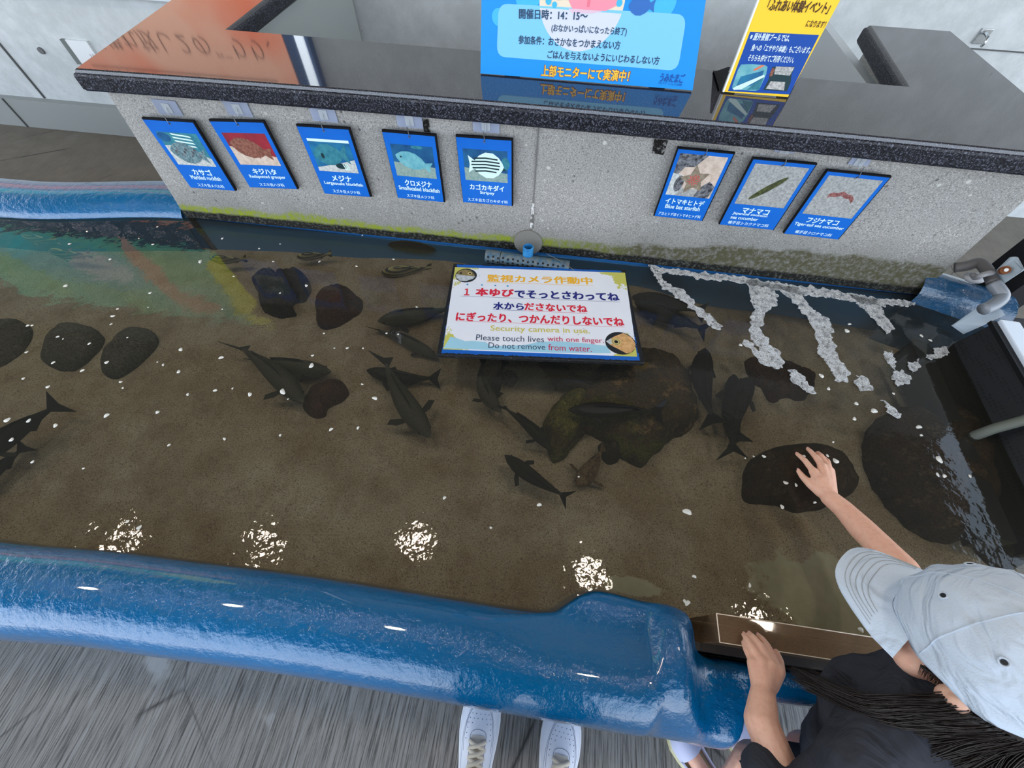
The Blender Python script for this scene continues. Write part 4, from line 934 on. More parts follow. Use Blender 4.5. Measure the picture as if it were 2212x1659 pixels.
rock([(1200, 860), (1240, 830), (1280, 835), (1288, 862), (1262, 890), (1275, 915), (1255, 945), (1230, 975), (1195, 990), (1182, 965), (1175, 925), (1180, 888)], .445, '', MR_LIME, 15, .45, 'yellow_lobe', .014, 14, bigR)
rock([(1392, 902), (1405, 896), (1418, 908), (1410, 925), (1390, 935), (1383, 918)], .482, '', m_rock('yellow_algae', S(150, 130, 66), S(120, 104, 54)), 17, .5, 'algae_tuft', .006, 8, bigR)
rock([(1300, 950), (1330, 940), (1350, 955), (1345, 985), (1320, 990), (1302, 975)], .40, '', MR_DARK, 18, .5, 'side_lump', .012, 10, bigR)
rock([(1620, 760), (1660, 758), (1720, 765), (1780, 785), (1785, 810), (1760, 850), (1720, 848), (1680, 855), (1660, 825), (1630, 805)], .40, 'low reddish brown rock lying under the foam', MR_RED, 21, .5, rough=.014)
rock([(1632, 985), (1680, 962), (1750, 960), (1800, 978), (1840, 1010), (1854, 1045), (1840, 1068), (1790, 1092), (1740, 1100), (1690, 1082), (1625, 1075), (1618, 1040)], .482, 'dark brown rock beneath the reaching hand', MR_DEEP, 23, .38, rough=.008)
rock([(1960, 870), (2030, 868), (2085, 885), (2112, 930), (2135, 1000), (2140, 1080), (2120, 1140), (2080, 1172), (2010, 1150), (1950, 1095), (1900, 1030), (1884, 960), (1900, 905)], .488, 'largest dark brown rock beside the black overflow box', MR_DEEP, 25, .36, rough=.012, rings=18)
rock([(1085, 790), (1110, 786), (1120, 800), (1112, 822), (1088, 822), (1078, 806)], .385, 'small pale stone half hidden by two crossing fish', MR_GREY, 27, .5, rough=.008)
rock([(2120, 1150), (2160, 1110), (2230, 1120), (2260, 1200), (2200, 1230), (2150, 1200)], .40, 'dark stone beside the overflow box and behind the white cap', MR_DARK, 29, .5, rough=.010)

# ------------------------------------------------------------------ fish
def m_fish(name, back, flank):
    g = G(name); z = g.sep('Z')
    c = g.mix(g.rng(g.math('ADD', z, g.math('MULTIPLY', g.math('SUBTRACT', g.noise(30, 3), .5), .01)), -.02, .012), flank, back)
    c = g.mix(g.ramp(g.vor(260), [(.3, .25), (.6, 0)]), c, S(26, 26, 24))
    return g.set(color=c, rough=.8, spec=.1)
MF_GREY = m_fish('grey_fish_skin', S(76, 75, 67), S(140, 140, 128)); MF_DARK = m_fish('dark_fish_skin', S(40, 38, 34), S(76, 74, 68)); MF_BLACK = m_fish('blackish_fish_skin', S(30, 30, 30), S(56, 56, 54))
MF_FIN = flat('fish_fin', S(44, 43, 39), .6, .2); MF_FIND = flat('dark_fish_fin', S(28, 28, 27), .6, .2); M_EYE = flat('fish_eye', S(10, 10, 10), .2, .6)
def m_stripe():
    g = G('striped_fish_skin'); z = g.sep('Z')
    s_ = g.math('SINE', g.math('MULTIPLY', z, 420.0))
    return g.set(color=g.mix(g.ramp(g.math('ADD', g.math('MULTIPLY', s_, .5), .5), [(.45, 0), (.55, 1)]), S(34, 34, 26), S(176, 172, 120)), rough=.5)
MF_STR = m_stripe()
def fish(head, tail, z, label, mat, finm, H=.24, Wd=.16, bend=0.0, pect=1.0, fork=.5, group=None, roll=0.0, name='fish', dorsal=1.0, tailspread=1.0):
    """head, tail: pixel ends seen from above; z: height of the body's axis"""
    A, B = at(head[0], head[1], z), at(tail[0], tail[1], z)
    L = (B - A).length; M = frame((A + B) / 2, A - B, Vector((0, 0, 1)).cross(A - B)) @ Matrix.Rotation(roll, 4, 'X')
    # local: x forward (head +), y sideways, z up
    def cen(s):  # s 0 head .. 1 tail
        return Vector((L * (.5 - s), bend * L * math.sin(math.pi * min(1, s * 1.05)) + 0 * s, 0))
    t = thing(name, label, 'fish', group=group, M=M)
    prof = [(0, .02, .02), (.02, .18, .20), (.06, .40, .46), (.12, .64, .72), (.2, .86, .92), (.3, 1, 1), (.42, .98, .94), (.54, .84, .76), (.66, .60, .54), (.76, .38, .34), (.83, .26, .20), (.88, .22, .12)]
    mb = MB(); rings = []
    for s_, h, w in prof:
        c = cen(s_)
        rings.append([c + Vector((0, w * Wd * L * .5 * math.cos(a), (h * H * L * .5) * math.sin(a) * (1 if math.sin(a) > 0 else .9))) for a in [2 * math.pi * k / 14 for k in range(14)]])
    mb.loft(rings, True, True)
    mb.build('body', mat, t, world=False, smooth=True, sub=1)
    fk = lambda name_, pts, th=.0012: MB().prism(pts, th).build(name_, finm, t, world=False)
    c8 = cen(.86); c1 = cen(1.0); h = .15 * L * tailspread
    d = (cen(1.0) - cen(.9)).normalized()
    mb = MB(); mb.prism([c8 + Vector((.01 * L, 0, .022 * L)), c1 + Vector((0, 0, h)), c1 + Vector((.10 * L * fork, 0, 0)), c1 + Vector((0, 0, -h)), c8 + Vector((.01 * L, 0, -.022 * L))], (0, .0016, 0))
    tf = mb
    # a tail fin seen from above leans a little: turn it about its own axis
    piv = c8; tf.v = [piv + Matrix.Rotation(R(38), 3, 'X') @ (p - piv) for p in tf.v]
    tf.build('tail_fin', finm, t, world=False)
    mb = MB(); top_ = [cen(s_) + Vector((0, 0, H * L * .5 * hh)) for s_, hh in ((.26, .96), (.4, .95), (.55, .80), (.72, .44))]
    tip = [cen(s_) + Vector((0, .004, H * L * .5 * hh + .028 * L * dorsal)) for s_, hh in ((.72, .5), (.58, .82), (.42, 1.0), (.32, .98))]
    mb.prism(top_ + tip, (0, .0014, 0)); mb.build('dorsal_fin', finm, t, world=False)
    mb = MB(); mb.prism([cen(.56) + Vector((0, 0, -H * L * .36)), cen(.6) + Vector((0, 0, -H * L * .36 - .05 * L)), cen(.74) + Vector((0, 0, -H * L * .2))], (0, .0014, 0)); mb.build('anal_fin', finm, t, world=False)
    if pect:
        for sd in (-1, 1):
            r_ = cen(.25) + Vector((0, sd * Wd * L * .44, -H * L * .1)); mb = MB()
            mb.prism([r_, r_ + Vector((-.02 * L, sd * .06 * L * pect, -.004)), r_ + Vector((-.085 * L, sd * .125 * L * pect, -.012)), r_ + Vector((-.115 * L, sd * .085 * L * pect, -.012)), r_ + Vector((-.05 * L, 0, -.004))], (0, 0, .0016)); mb.build('pectoral_fin', finm, t, world=False)
    for sd in (-1, 1):
        MB().ell(cen(.085) + Vector((0, sd * Wd * L * .255, H * L * .06)), (.014 * L, .009 * L, .014 * L), 10, 6).build('eye', M_EYE, t, world=False, smooth=True)
    return t
fish((657, 870), (506, 742), .425, 'grey fish with a white froth fleck over it, its nose at the brown stone', MF_GREY, MF_FIN, .25, .19, .03, 1.0, .7)
fish((716, 803), (545, 775), .40, 'grey fish partly behind another, nose just above the brown stone', MF_GREY, MF_FIN, .30, .2, -.03, .5, .5)
fish((791, 800), (952, 817), .40, 'dark fish crossing under a longer fish', MF_DARK, MF_FIND, .28, .19, .06, .9, .4)
fish((930, 946), (824, 766), .43, 'long dark grey fish swimming over the crossing fish, fins spread', MF_GREY, MF_FIN, .24, .2, -.035, 1.1, .5)
fish((815, 694), (985, 664), .43, 'grey fish whose tail passes under the sign edge', MF_GREY, MF_FIND, .27, .2, .02, 1.0, .5)
fish((945, 772), (805, 708), .40, 'grey fish lying parallel below the one at the sign edge', MF_GREY, MF_FIN, .22, .16, .02, .4, .6)
fish((1082, 892), (1042, 768), .43, 'bent grey fish under the lower edge of the sign', MF_GREY, MF_FIN, .25, .23, -.13, 1.0, .4)
fish((1055, 880), (1092, 775), .405, 'dark fish mostly hidden below the bent one', MF_DARK, MF_FIND, .25, .2, .0, .3, .4)
fish((1190, 972), (1082, 876), .43, 'slim dark fish with its nose at the yellow green lobe', MF_DARK, MF_FIND, .22, .19, .05, .8, .3)
fish((1090, 983), (1234, 1080), .43, 'small dark fish alone on the open sand', MF_DARK, MF_FIND, .22, .2, .035, 1.0, .7)
fish((1162, 783), (1330, 852), .42, 'brownish fish half hidden by the sign beside the boulder', m_fish('brown_fish_skin', S(74, 62, 52), S(108, 92, 76)), MF_FIND, .24, .2, .05, .9, .4)
fish((1226, 886), (1437, 889), .487, 'dark slender fish hovering over the boulder', MF_DARK, MF_FIND, .18, .17, -.01, .4, .4)
fish((1522, 752), (1543, 920), .435, 'blackish fish upright in the picture past the boulder', MF_BLACK, MF_FIND, .25, .24, .07, .5, .3)
fish((1622, 815), (1585, 992), .43, 'big blackish fish with a forked tail between boulder and hand', MF_BLACK, MF_FIND, .25, .26, .10, .7, .9)
fish((1585, 808), (1600, 960), .395, 'blackish fish in the shade under the big forked-tail one', MF_BLACK, MF_FIND, .25, .22, .04, .5, .4)
fish((1370, 652), (1534, 716), .43, 'dark fish by the sign edge, lower one of two', MF_BLACK, MF_FIND, .25, .22, .02, .5, .6)
fish((1365, 640), (1525, 676), .41, 'dark fish by the sign edge, upper one of two', MF_DARK, MF_FIND, .25, .22, -.02, .5, .4)
fish((-75, 1010), (135, 868), .44, 'large blackish fish entering at the edge of the picture', MF_BLACK, MF_FIND, .25, .26, -.03, 1.0, .35, tailspread=1.2)
fish((-90, 1075), (60, 960), .40, 'second blackish fish close below the large one at the picture edge', MF_BLACK, MF_FIND, .25, .24, .02, .8, .3)
fish((1968, 730), (2068, 815), .41, 'dark fish near the overflow box under scattered froth', MF_DARK, MF_FIND, .22, .18, .03, .4, .4)
for h_, t_, lab in (((822, 590), (935, 578), 'small black and cream striped fish beside the sign corner'), ((640, 556), (718, 548), 'small striped fish by the blue wall, above the reddish rock'), ((452, 560), (535, 560), 'small striped fish in the lime green reflection'), ((108, 544), (200, 552), 'small striped fish in the green reflection near the white froth'), ((50, 512), (125, 518), 'small striped fish nearest the rim in the teal reflection')):
    fish(h_, t_, .425, lab, MF_STR, MF_STR, .42, .2, .02, .4, .3, roll=R(-22))
# camouflaged rockfish on the sand
MRF = m_rock('mottled_rockfish_skin', S(92, 72, 52), S(140, 120, 92), S(54, 42, 32), sc=30)
fish((1246, 1052), (1305, 962), .395, 'mottled brown rockfish resting on the sand below the boulder', MRF, MRF, .30, .34, .03, 1.9, .2, name='rockfish')

# ------------------------------------------------------------------ foam on the water
def m_foam():
    g = G('foam')
    e_ = g.ramp(g.vor(230, 'DISTANCE_TO_EDGE'), [(.05, 1.0), (.2, .5), (.4, .22)])
    big = g.ramp(g.vor(52, 'F1', g.mapv(loc=(2, 4, 0))), [(.16, .15), (.24, 1.0)])
    a = g.math('MULTIPLY', e_, big); a = g.math('MULTIPLY', a, g.ramp(g.noise(52, 5, .75), [(.34, .08), (.54, 1.0)]))
    tr = g.n('ShaderNodeBsdfTransparent'); df = g.n('ShaderNodeBsdfDiffuse'); df.inputs[0].default_value = S(204, 206, 206)
    mx = g.n('ShaderNodeMixShader'); g.l(a, mx.inputs[0]); g.l(tr.outputs[0], mx.inputs[1]); g.l(df.outputs[0], mx.inputs[2])
    g.l(mx.outputs[0], g.out.inputs['Surface']); return g.m
M_FOAM = m_foam()
def foam(pts, label, z=.5025):
    P = [at(x, y, z) for x, y in pts]; n = len(P); loop = []
    for i in range(n):
        a, b = P[i], P[(i + 1) % n]; k = max(2, int((b - a).length / .006)); d = (b - a).normalized(); nn = Vector((-d.y, d.x, 0))
        for j in range(k):
            q_ = a + (b - a) * j / k; loop.append(q_ + nn * (nz(q_.x, q_.y, 3, 45) * .013 + nz(q_.x, q_.y, 8, 130) * .008))
    mb = MB(); mb.prism(loop, (0, 0, .003))
    o = mb.build('foam', M_FOAM); bm = bmesh.new(); bm.from_mesh(o.data); bmesh.ops.triangulate(bm, faces=bm.faces); bm.to_mesh(o.data); bm.free()
    tag(o, label, 'foam', kind='stuff'); return o
foam([(1400, 572), (1420, 585), (1440, 612), (1478, 630), (1500, 655), (1530, 680), (1560, 705), (1556, 714), (1538, 708), (1510, 680), (1480, 655), (1450, 635), (1425, 615), (1412, 590)], 'thin foam streak starting at the wall behind the sign')
foam([(1400, 572), (1450, 583), (1520, 590), (1600, 598), (1640, 606), (1760, 622), (1900, 645), (1980, 652), (1976, 662), (1890, 660), (1800, 645), (1700, 632), (1600, 612), (1500, 600), (1420, 588)], 'band of foam along the foot of the concrete')
foam([(1610, 603), (1660, 612), (1680, 640), (1672, 662), (1650, 680), (1642, 710), (1662, 740), (1690, 775), (1690, 795), (1660, 795), (1640, 785), (1628, 762), (1608, 745), (1604, 738), (1620, 735), (1640, 760), (1618, 720), (1622, 690), (1632, 668), (1618, 650), (1614, 625)], 'broad foam streak, first of two wide ones')
foam([(1660, 615), (1720, 622), (1742, 650), (1755, 670), (1790, 690), (1800, 740), (1812, 780), (1835, 805), (1830, 825), (1805, 822), (1798, 800), (1768, 760), (1760, 720), (1745, 690), (1720, 660), (1700, 640)], 'broad foam streak, second of two wide ones')
foam([(1830, 636), (1890, 648), (1905, 672), (1930, 710), (1915, 722), (1890, 695), (1868, 672), (1845, 650)], 'short foam streak beside the blue rim stub')
foam([(1700, 798), (1715, 800), (1735, 815), (1760, 848), (1752, 852), (1730, 838), (1712, 822)], 'oval foam patch past the end of the first wide streak')
foam([(1925, 800), (1948, 798), (1965, 812), (1962, 828), (1942, 834), (1926, 820)], 'round foam patch near the overflow box')
foam([(1910, 760), (1925, 758), (1938, 790), (1930, 800), (1915, 780)], 'small foam trail above the round foam patch')
foam([(1960, 790), (1985, 775), (1988, 795), (1970, 806)], 'foam flake joined to the round foam patch')
foam([(2005, 775), (2020, 752), (2045, 750), (2047, 765), (2025, 775)], 'crescent foam patch by the overflow box')
foam([(1848, 810), (1865, 815), (1885, 835), (1882, 846), (1862, 844), (1850, 832)], 'foam patch past the end of the second wide streak')
foam([(1904, 862), (1915, 870), (1948, 900), (1940, 906), (1915, 890)], 'ragged foam flake above the largest rock')
# single flecks: a low dome each, copies of one mesh
mb = MB()
for cx_, cy_, r_ in ((0, 0, 1), (.62, .2, .7), (-.5, .45, .6)):
    mb.loft([[(cx_ + r_ * q_ * math.cos(a), cy_ + r_ * q_ * math.sin(a), r_ * .5 * hgt) for a in [2 * math.pi * k / 10 for k in range(10)]] for q_, hgt in ((1, 0), (.85, .55), (.45, .9), (.02, 1))], True)
g = G('fleck'); M_FLECK = g.set(color=S(214, 212, 204), rough=.4)
flecks = [(238,560,6),(330,528,5),(150,527,6),(188,500,5),(300,515,3),(340,490,4),(142,617,7),(243,683,6),(324,633,6),(320,664,3),(60,703,5),(69,703,5),(193,742,5),(125,727,5),(136,732,3),(254,667,4),(275,729,3),(230,783,6),(57,761,5),(115,783,5),(390,755,7),(478,772,7),(352,788,4),(340,782,3),(178,800,5),(386,803,6),(260,825,5),(50,818,5),(103,836,6),(265,838,4),(465,843,5),(405,852,5),(540,852,6),(15,908,9),(62,909,6),(25,950,7),(120,919,6),(230,897,7),(340,890,6),(502,839,3),(485,948,5),(365,961,5),(70,998,5),(180,1012,4),(622,862,3),(610,846,10),(673,790,9),(675,768,4),(810,860,8),(750,752,5),(784,752,4),(782,830,4),(700,720,4),(850,560,4),(783,508,4),(480,515,5),(560,537,4),(605,527,3),(432,565,8),(505,597,4),(590,565,4),(690,565,4),(770,575,4),(662,617,7),(605,633,4),(480,668,3),(240,700,4),(715,927,5),(773,924,5),(605,940,4),(722,752,3),(900,663,4),(835,720,4),(860,722,4),(1697,1043,6),(1737,985,5),(1650,986,5),(1805,996,8),(1787,984,5),(1690,1095,6),(1720,1048,5),(1628,986,3),(1760,1085,4),(1830,1090,6),(1600,745,7),(1850,872,7),(1846,905,6),(1888,887,10),(1985,922,8),(1990,940,5),(2028,992,10),(2025,1025,5),(2040,1028,6),(2095,1028,5),(1485,1105,9),(1480,1300,5),(1165,1090,5),(1610,990,3),(1250,1030,3),(960,1075,4),(275,1127,4),(300,1140,5),(1620,1265,4),(1500,1245,4),(1790,840,6),(1775,812,9),(1930,850,5),(1860,1360,7),(1485,1302,7),(1060,1140,3),(1800,955,4),(1990,725,7),(2010,735,5),(1830,715,9),(1835,700,6)]
proto = mb.build('froth_fleck', M_FLECK, smooth=True)
for i, (px, py, r_) in enumerate(flecks):
    o = proto if i == 0 else proto.copy()
    if i: C.objects.link(o)
    p = at(px, py, .5008); sc_ = r_ * .40 * (1.0 / F) * 1.25 * (CAMZ - .5) * 1.5
    o.location = p; o.rotation_euler = (0, 0, rnd.uniform(0, 6.28)); o.scale = (sc_ * rnd.uniform(.8, 1.25), sc_ * rnd.uniform(.7, 1), sc_ * .8)
    tag(o, 'small white froth fleck floating on the water', 'froth', 'froth flecks on the water')

# ------------------------------------------------------------------ overflow box, drain pipe and plate at the far corner
M_GPVC = flat('grey_pvc', S(122, 128, 136), .3, .5); M_GPVCD = flat('dull_grey_pvc', S(84, 82, 82), .5, .4); M_WBAR = flat('white_bar', S(216, 226, 238), .35, .4)
def m_screen():
    g = G('black_net_screen'); d = g.vor(95, 'F1', rand=.25)
    return g.set(color=g.mix(g.ramp(d, [(.28, 0.0), (.40, 1.0)]), S(5, 5, 6), S(24, 26, 28)), rough=.5)
ob_ = thing('overflow_box', 'black net overflow box with a white top bar at the pool corner', 'box', (1.40, 0.85, 0.3))
zt = .60; a1, a2 = at(2145, 700, zt), at(2225, 838, zt); b1, b2 = at(2172, 682, zt), at(2262, 838, zt)
def quadbox(q, up): return MB().prism(q, up)
dirv = (a2 - a1).normalized(); far = a1 - dirv * .0; near = a1 + dirv * .62
wdt = (b1 - a1) - dirv * (b1 - a1).dot(dirv)
quadbox([far, near, near + wdt, far + wdt], (0, 0, .022)).build('top_bar', M_WBAR, ob_, bevel=.003)
s0 = far - wdt * .02; s1 = near - wdt * .02
quadbox([s0, s1, s1 - wdt * .3, s0 - wdt * .3], (0, 0, .012)).build('inner_ledge', M_BLK, ob_)
mb = MB(); dn = wdt.normalized() * -.028; mb.add([s0 + Vector((0, 0, .0)), s1 + Vector((0, 0, .0)), s1 + dn + Vector((0, 0, -.125)), s0 + dn + Vector((0, 0, -.125)), s0 + wdt * .4, s1 + wdt * .4, s1 + wdt * .4 + Vector((0, 0, -.3)), s0 + wdt * .4 + Vector((0, 0, -.3))], [(0, 1, 2, 3), (4, 5, 6, 7), (0, 3, 7, 4), (1, 2, 6, 5), (0, 1, 5, 4), (3, 2, 6, 7)])
mb.build('net_screen', m_screen(), ob_)
mb = MB(); wn = wdt.normalized(); mb.prism([Vector((p.x, p.y, .40)) for p in (s0 - wn * .085, s1 - wn * .085, s1 - wn * .135, s0 - wn * .135)], (0, 0, .085)); mb.build('gutter', flat('gutter_black', S(20, 22, 22), .5), ob_)
mb = MB(); k0, k1 = at(2080, 693, .56), at(2166, 664, .62); pq4 = [at(2062, 700, .53), at(2125, 655, .60), at(2152, 654, .622), at(2172, 680, .622), at(2122, 704, .575), at(2090, 718, .53)]
mb.prism([(p.x, p.y, p.z - .0) for p in pq4], (.002, .004, -.012)); mb.build('corner_bracket', flat('pale_bracket', S(190, 206, 220), .4), ob_, bevel=.002)
mb = MB(); mb.tube([at(2212 + 60, 885, .61), at(2212, 908, .58), at(2150, 925, .535), at(2095, 945, .49)], .013, 8); mb.build('cross_strap', flat('slimy_grey_strap', S(92, 96, 88), .7), ob_, smooth=True)
# clip ring mark on the bracket
dp = thing('drain_pipe', 'grey plastic pipe with two elbows clamped over the blue rim stub', 'pipe', (1.33, 1.1, .6))
P_ = [at(2062, 578, .63), at(2090, 574, .645), at(2110, 568, .655), at(2122, 572, .66), at(2136, 590, .66), at(2146, 612, .655), at(2160, 630, .65), at(2164, 640, .645), at(2158, 650, .64), at(2140, 662, .63), at(2124, 668, .625)]
def cr_(P, n=4):
    o = []
    for i in range(len(P) - 1):
        p0, p1, p2, p3 = P[max(0, i - 1)], P[i], P[i + 1], P[min(len(P) - 1, i + 2)]
        for j in range(n):
            f = j / n; o.append(.5 * ((2 * p1) + (p2 - p0) * f + (2 * p0 - 5 * p1 + 4 * p2 - p3) * f * f + (3 * p1 - p0 - 3 * p2 + p3) * f ** 3))
    return o + [P[-1]]
MB().tube(cr_(P_[:6]), .0155, 14).build('upper_elbow', M_GPVCD, dp, smooth=True)
MB().tube(cr_(P_[5:]), .0175, 14).build('lower_elbow', M_GPVC, dp, smooth=True)
mb = MB(); q0 = at(2105, 600, .612); mb.ell(q0, (.032, .022, .014), 16, 8); mb.build('clamp_body', flat('grey_clamp', S(150, 150, 152), .45), dp, smooth=True)
mb = MB(); mb.tube(cr_([at(2102, 594, .645), at(2108, 600, .655), at(2122, 594, .675), at(2140, 590, .672), at(2148, 594, .655)]), .008, 8); mb.build('clamp_strap', flat('grey_strap', S(130, 130, 132), .45), dp, smooth=True)
pl_ = thing('mounting_plate', 'pale grey plate with a rusty bolt on the dark post', 'plate', at(2180, 585, .68))
q4 = [at(2148, 592, .66), at(2186, 556, .72), at(2200, 555, .73), at(2212, 578, .73), at(2210, 584, .72), at(2165, 616, .66)]
mb = MB(); mb.prism(q4, (.004, .010, -.006)); g = G('rusty_plate')
mb.build('plate', flat('pale_plate', S(176, 190, 200), .35), pl_, bevel=.002)
bp_ = at(2170, 583, .697); mb = MB(); mb.tube([bp_ + Vector((.004, .004, -.006)), bp_ + Vector((-.003, -.005, .004))], .0115, 14); mb.build('rust_ring', flat('rust', S(110, 62, 30), .9), pl_)
mb = MB(); mb.tube([bp_, bp_ + Vector((-.006, -.009, .007))], .005, 8); mb.build('bolt', flat('bolt_steel', S(200, 196, 186), .3, .5, .6), pl_)
struct('pillar', MB().box((1.52, 1.20, 0), (1.60, 1.34, .70)).box((1.52, .25, 0), (1.70, 1.20, .45)), flat('shade_dark_kerb', S(30, 30, 33), .6, .3))  # near-black colour holds the shade beyond the pool's end
# ------------------------------------------------------------------ people
def capsule(mb, p0, r0, p1, r1, seg=14, cap=4):
    p0, p1 = Vector(p0), Vector(p1); d = p1 - p0; L = d.length
    t = d.normalized() if L > 1e-6 else Vector((0, 0, 1)); a = Vector((0, 0, 1)) if abs(t.z) < .9 else Vector((1, 0, 0))
    u = (a - t * a.dot(t)).normalized(); w = t.cross(u); rings = []
    for k in range(cap + 1):
        th = math.pi / 2 * (1 - k / cap) ; rings.append((p0 - t * r0 * math.sin(th), max(r0 * math.cos(th), r0 * .03)))
    for k in range(cap + 1):
        th = math.pi / 2 * k / cap; rings.append((p1 + t * r1 * math.sin(th), max(r1 * math.cos(th), r1 * .03)))
    mb.loft([[c + (u * math.cos(2 * math.pi * j / seg) + w * math.sin(2 * math.pi * j / seg)) * r for j in range(seg)] for c, r in rings], True, True)
def chain(mb, pts):
    for (a, ra), (b, rb) in zip(pts, pts[1:]): capsule(mb, a, ra, b, rb)
def fuse(mb, name, mats, parent, voxel, smooth=4, disp=None, matfn=None):
    """melt overlapping volumes into one continuous skin"""
    o = mb.build(name + '_raw', mats, None)
    r = o.modifiers.new('r', 'REMESH'); r.mode = 'VOXEL'; r.voxel_size = voxel; r.adaptivity = 0
    s_ = o.modifiers.new('s', 'SMOOTH'); s_.iterations = smooth; s_.factor = .5
    dg = bpy.context.evaluated_depsgraph_get(); dg.update()
    me = bpy.data.meshes.new_from_object(o.evaluated_get(dg)); me.name = name
    raw = o.data; bpy.data.objects.remove(o); bpy.data.meshes.remove(raw)
    ob = bpy.data.objects.new(name, me); C.objects.link(ob)
    if parent is not None:
        root = parent
        while root.parent: root = root.parent
        inv = root.matrix_basis.inverted(); ob.parent = parent
        for v in me.vertices: v.co = inv @ v.co
    if disp:
        for v in me.vertices: v.co = v.co + v.normal * disp(v.co)
    me.materials.clear()
    for m in (mats if isinstance(mats, (list, tuple)) else [mats]): me.materials.append(m)
    for p in me.polygons:
        p.use_smooth = True; p.material_index = matfn(p.center) if matfn else 0
    return ob
def m_skin(name, a, b):
    g = G(name); c = g.mix(g.noise(14, 4), a, b)
    c = g.mix(g.ramp(g.noise(120, 3), [(.45, 0), (.7, .25)]), c, S(206, 132, 112))
    return g.set(color=c, rough=.5, spec=.35, sss=.12, normal=g.bump(g.noise(260, 3), .06, .002))
M_SKIN = m_skin('warm_skin', S(230, 174, 148), S(240, 192, 168)); M_NAIL = flat('fingernail', S(238, 180, 168), .3, .5); M_LIP = flat('lips', S(196, 104, 98), .4)
M_EYEW = flat('eye_white', S(236, 234, 230), .2); M_IRIS = flat('iris_brown', S(40, 24, 16), .2)
g = G('dark_hair'); M_HAIR = g.set(color=g.mix(g.noise(60, 4), S(24, 19, 18), S(52, 42, 38)), rough=.38, spec=.5)
g = G('slate_cloth'); M_SHIRT = g.set(color=g.mix(g.noise(24, 5), S(48, 50, 56), S(66, 68, 76)), rough=.9, spec=.1, normal=g.bump(g.noise(13, 3, .5, None, 1.5), .6, .02))
g = G('white_cap_cloth'); M_CAP = g.set(color=S(204, 216, 230), rough=.85, spec=.1, normal=g.bump(g.math('ADD', g.noise(11, 2, .5, g.mapv(scale=(1, 1, 2.2)), 1.8), g.math('MULTIPLY', g.noise(420, 2), .05)), .9, .012))
M_STITCH = flat('cap_stitch', S(172, 176, 178), .8)

gl_ = thing('person', 'small child in a white cap and dark shirt reaching into the pool', 'person', (.62, -.13, 0))
HC = Vector((.624, .084, .885)); fh = Vector((-.65, .76, 0)).normalized(); lf = Vector((-fh.y, fh.x, 0)); tilt = R(24)
ff = fh * math.cos(tilt) - Vector((0, 0, 1)) * math.sin(tilt); uu = fh * math.sin(tilt) + Vector((0, 0, 1)) * math.cos(tilt)
def H_(f, l, u): return HC + ff * f + lf * l + uu * u
RH = Matrix(((ff.x, lf.x, uu.x), (ff.y, lf.y, uu.y), (ff.z, lf.z, uu.z)))
body = MB()
# head: skull, face, jaw, cheeks, nose, ears, neck
body.ell(H_(-.005, 0, .015), (.086, .069, .080), 28, 18, RH)
body.ell(H_(.030, 0, -.048), (.054, .059, .064), 24, 14, RH)
body.ell(H_(.046, 0, -.092), (.024, .026, .018), 16, 10, RH)
for s_ in (-1, 1):
    body.ell(H_(.044, s_ * .040, -.064), (.028, .026, .030), 16, 10, RH)
    body.ell(H_(.000, s_ * .072, -.042), (.016, .010, .026), 14, 10, RH); body.ell(H_(-.006, s_ * .080, -.034), (.013, .006, .018), 12, 8, RH); body.ell(H_(.002, s_ * .073, -.066), (.009, .007, .011), 10, 6, RH)
body.ell(H_(.082, 0, -.044), (.012, .009, .010), 12, 8, RH); capsule(body, H_(.074, 0, -.018), .006, H_(.084, 0, -.042), .008)
body.ell(H_(.076, 0, -.064), (.010, .018, .008), 12, 8, RH)
NB = HC + Vector((.035, -.045, -.125)); capsule(body, HC + Vector((.012, -.01, -.05)), .038, NB, .036)
Lsh = Vector((.520, -.075, .715)); Rsh = Vector((.725, .095, .705)); chest = Vector((.640, -.015, .66)); pel = Vector((.690, -.120, .50))
capsule(body, NB, .04, chest, .075); capsule(body, chest, .085, pel, .085); capsule(body, Lsh, .036, NB, .036); capsule(body, Rsh, .036, NB, .036)
# arms
Lel = Vector((.488, -.158, .615)); Lwr = at(1648, 1499, .595)
Rwr = at(1793, 1076, .548); Rel = at(1950, 1228, .625)
chain(body, [(Lsh, .036), (Lel, .029), (at(1645, 1560, .607), .0275), (at(1647, 1515, .600), .0225), (Lwr, .0205)])
chain(body, [(Rsh, .034), (Rel, .027), (at(1862, 1142, .575), .0265), (at(1822, 1100, .556), .0215), (Rwr, .0195)])
# legs
pl_l = Vector((.628, -.150, .49)); kn_l = Vector((.590, -.138, .275)); an_l = Vector((.590, -.225, .065))
pl_r = Vector((.740, -.105, .49)); kn_r = Vector((.712, -.105, .275)); an_r = Vector((.735, -.190, .065))
chain(body, [(pl_l, .062), (kn_l, .041), ((.588, -.19, .19), .038), (an_l, .025)]); chain(body, [(pl_r, .062), (kn_r, .041), ((.72, -.155, .19), .038), (an_r, .025)])
capsule(body, an_l + Vector((.01, -.02, -.03)), .022, (.540, -.168, .03), .020); capsule(body, an_r + Vector((.01, -.02, -.03)), .022, (.69, -.125, .03), .020)
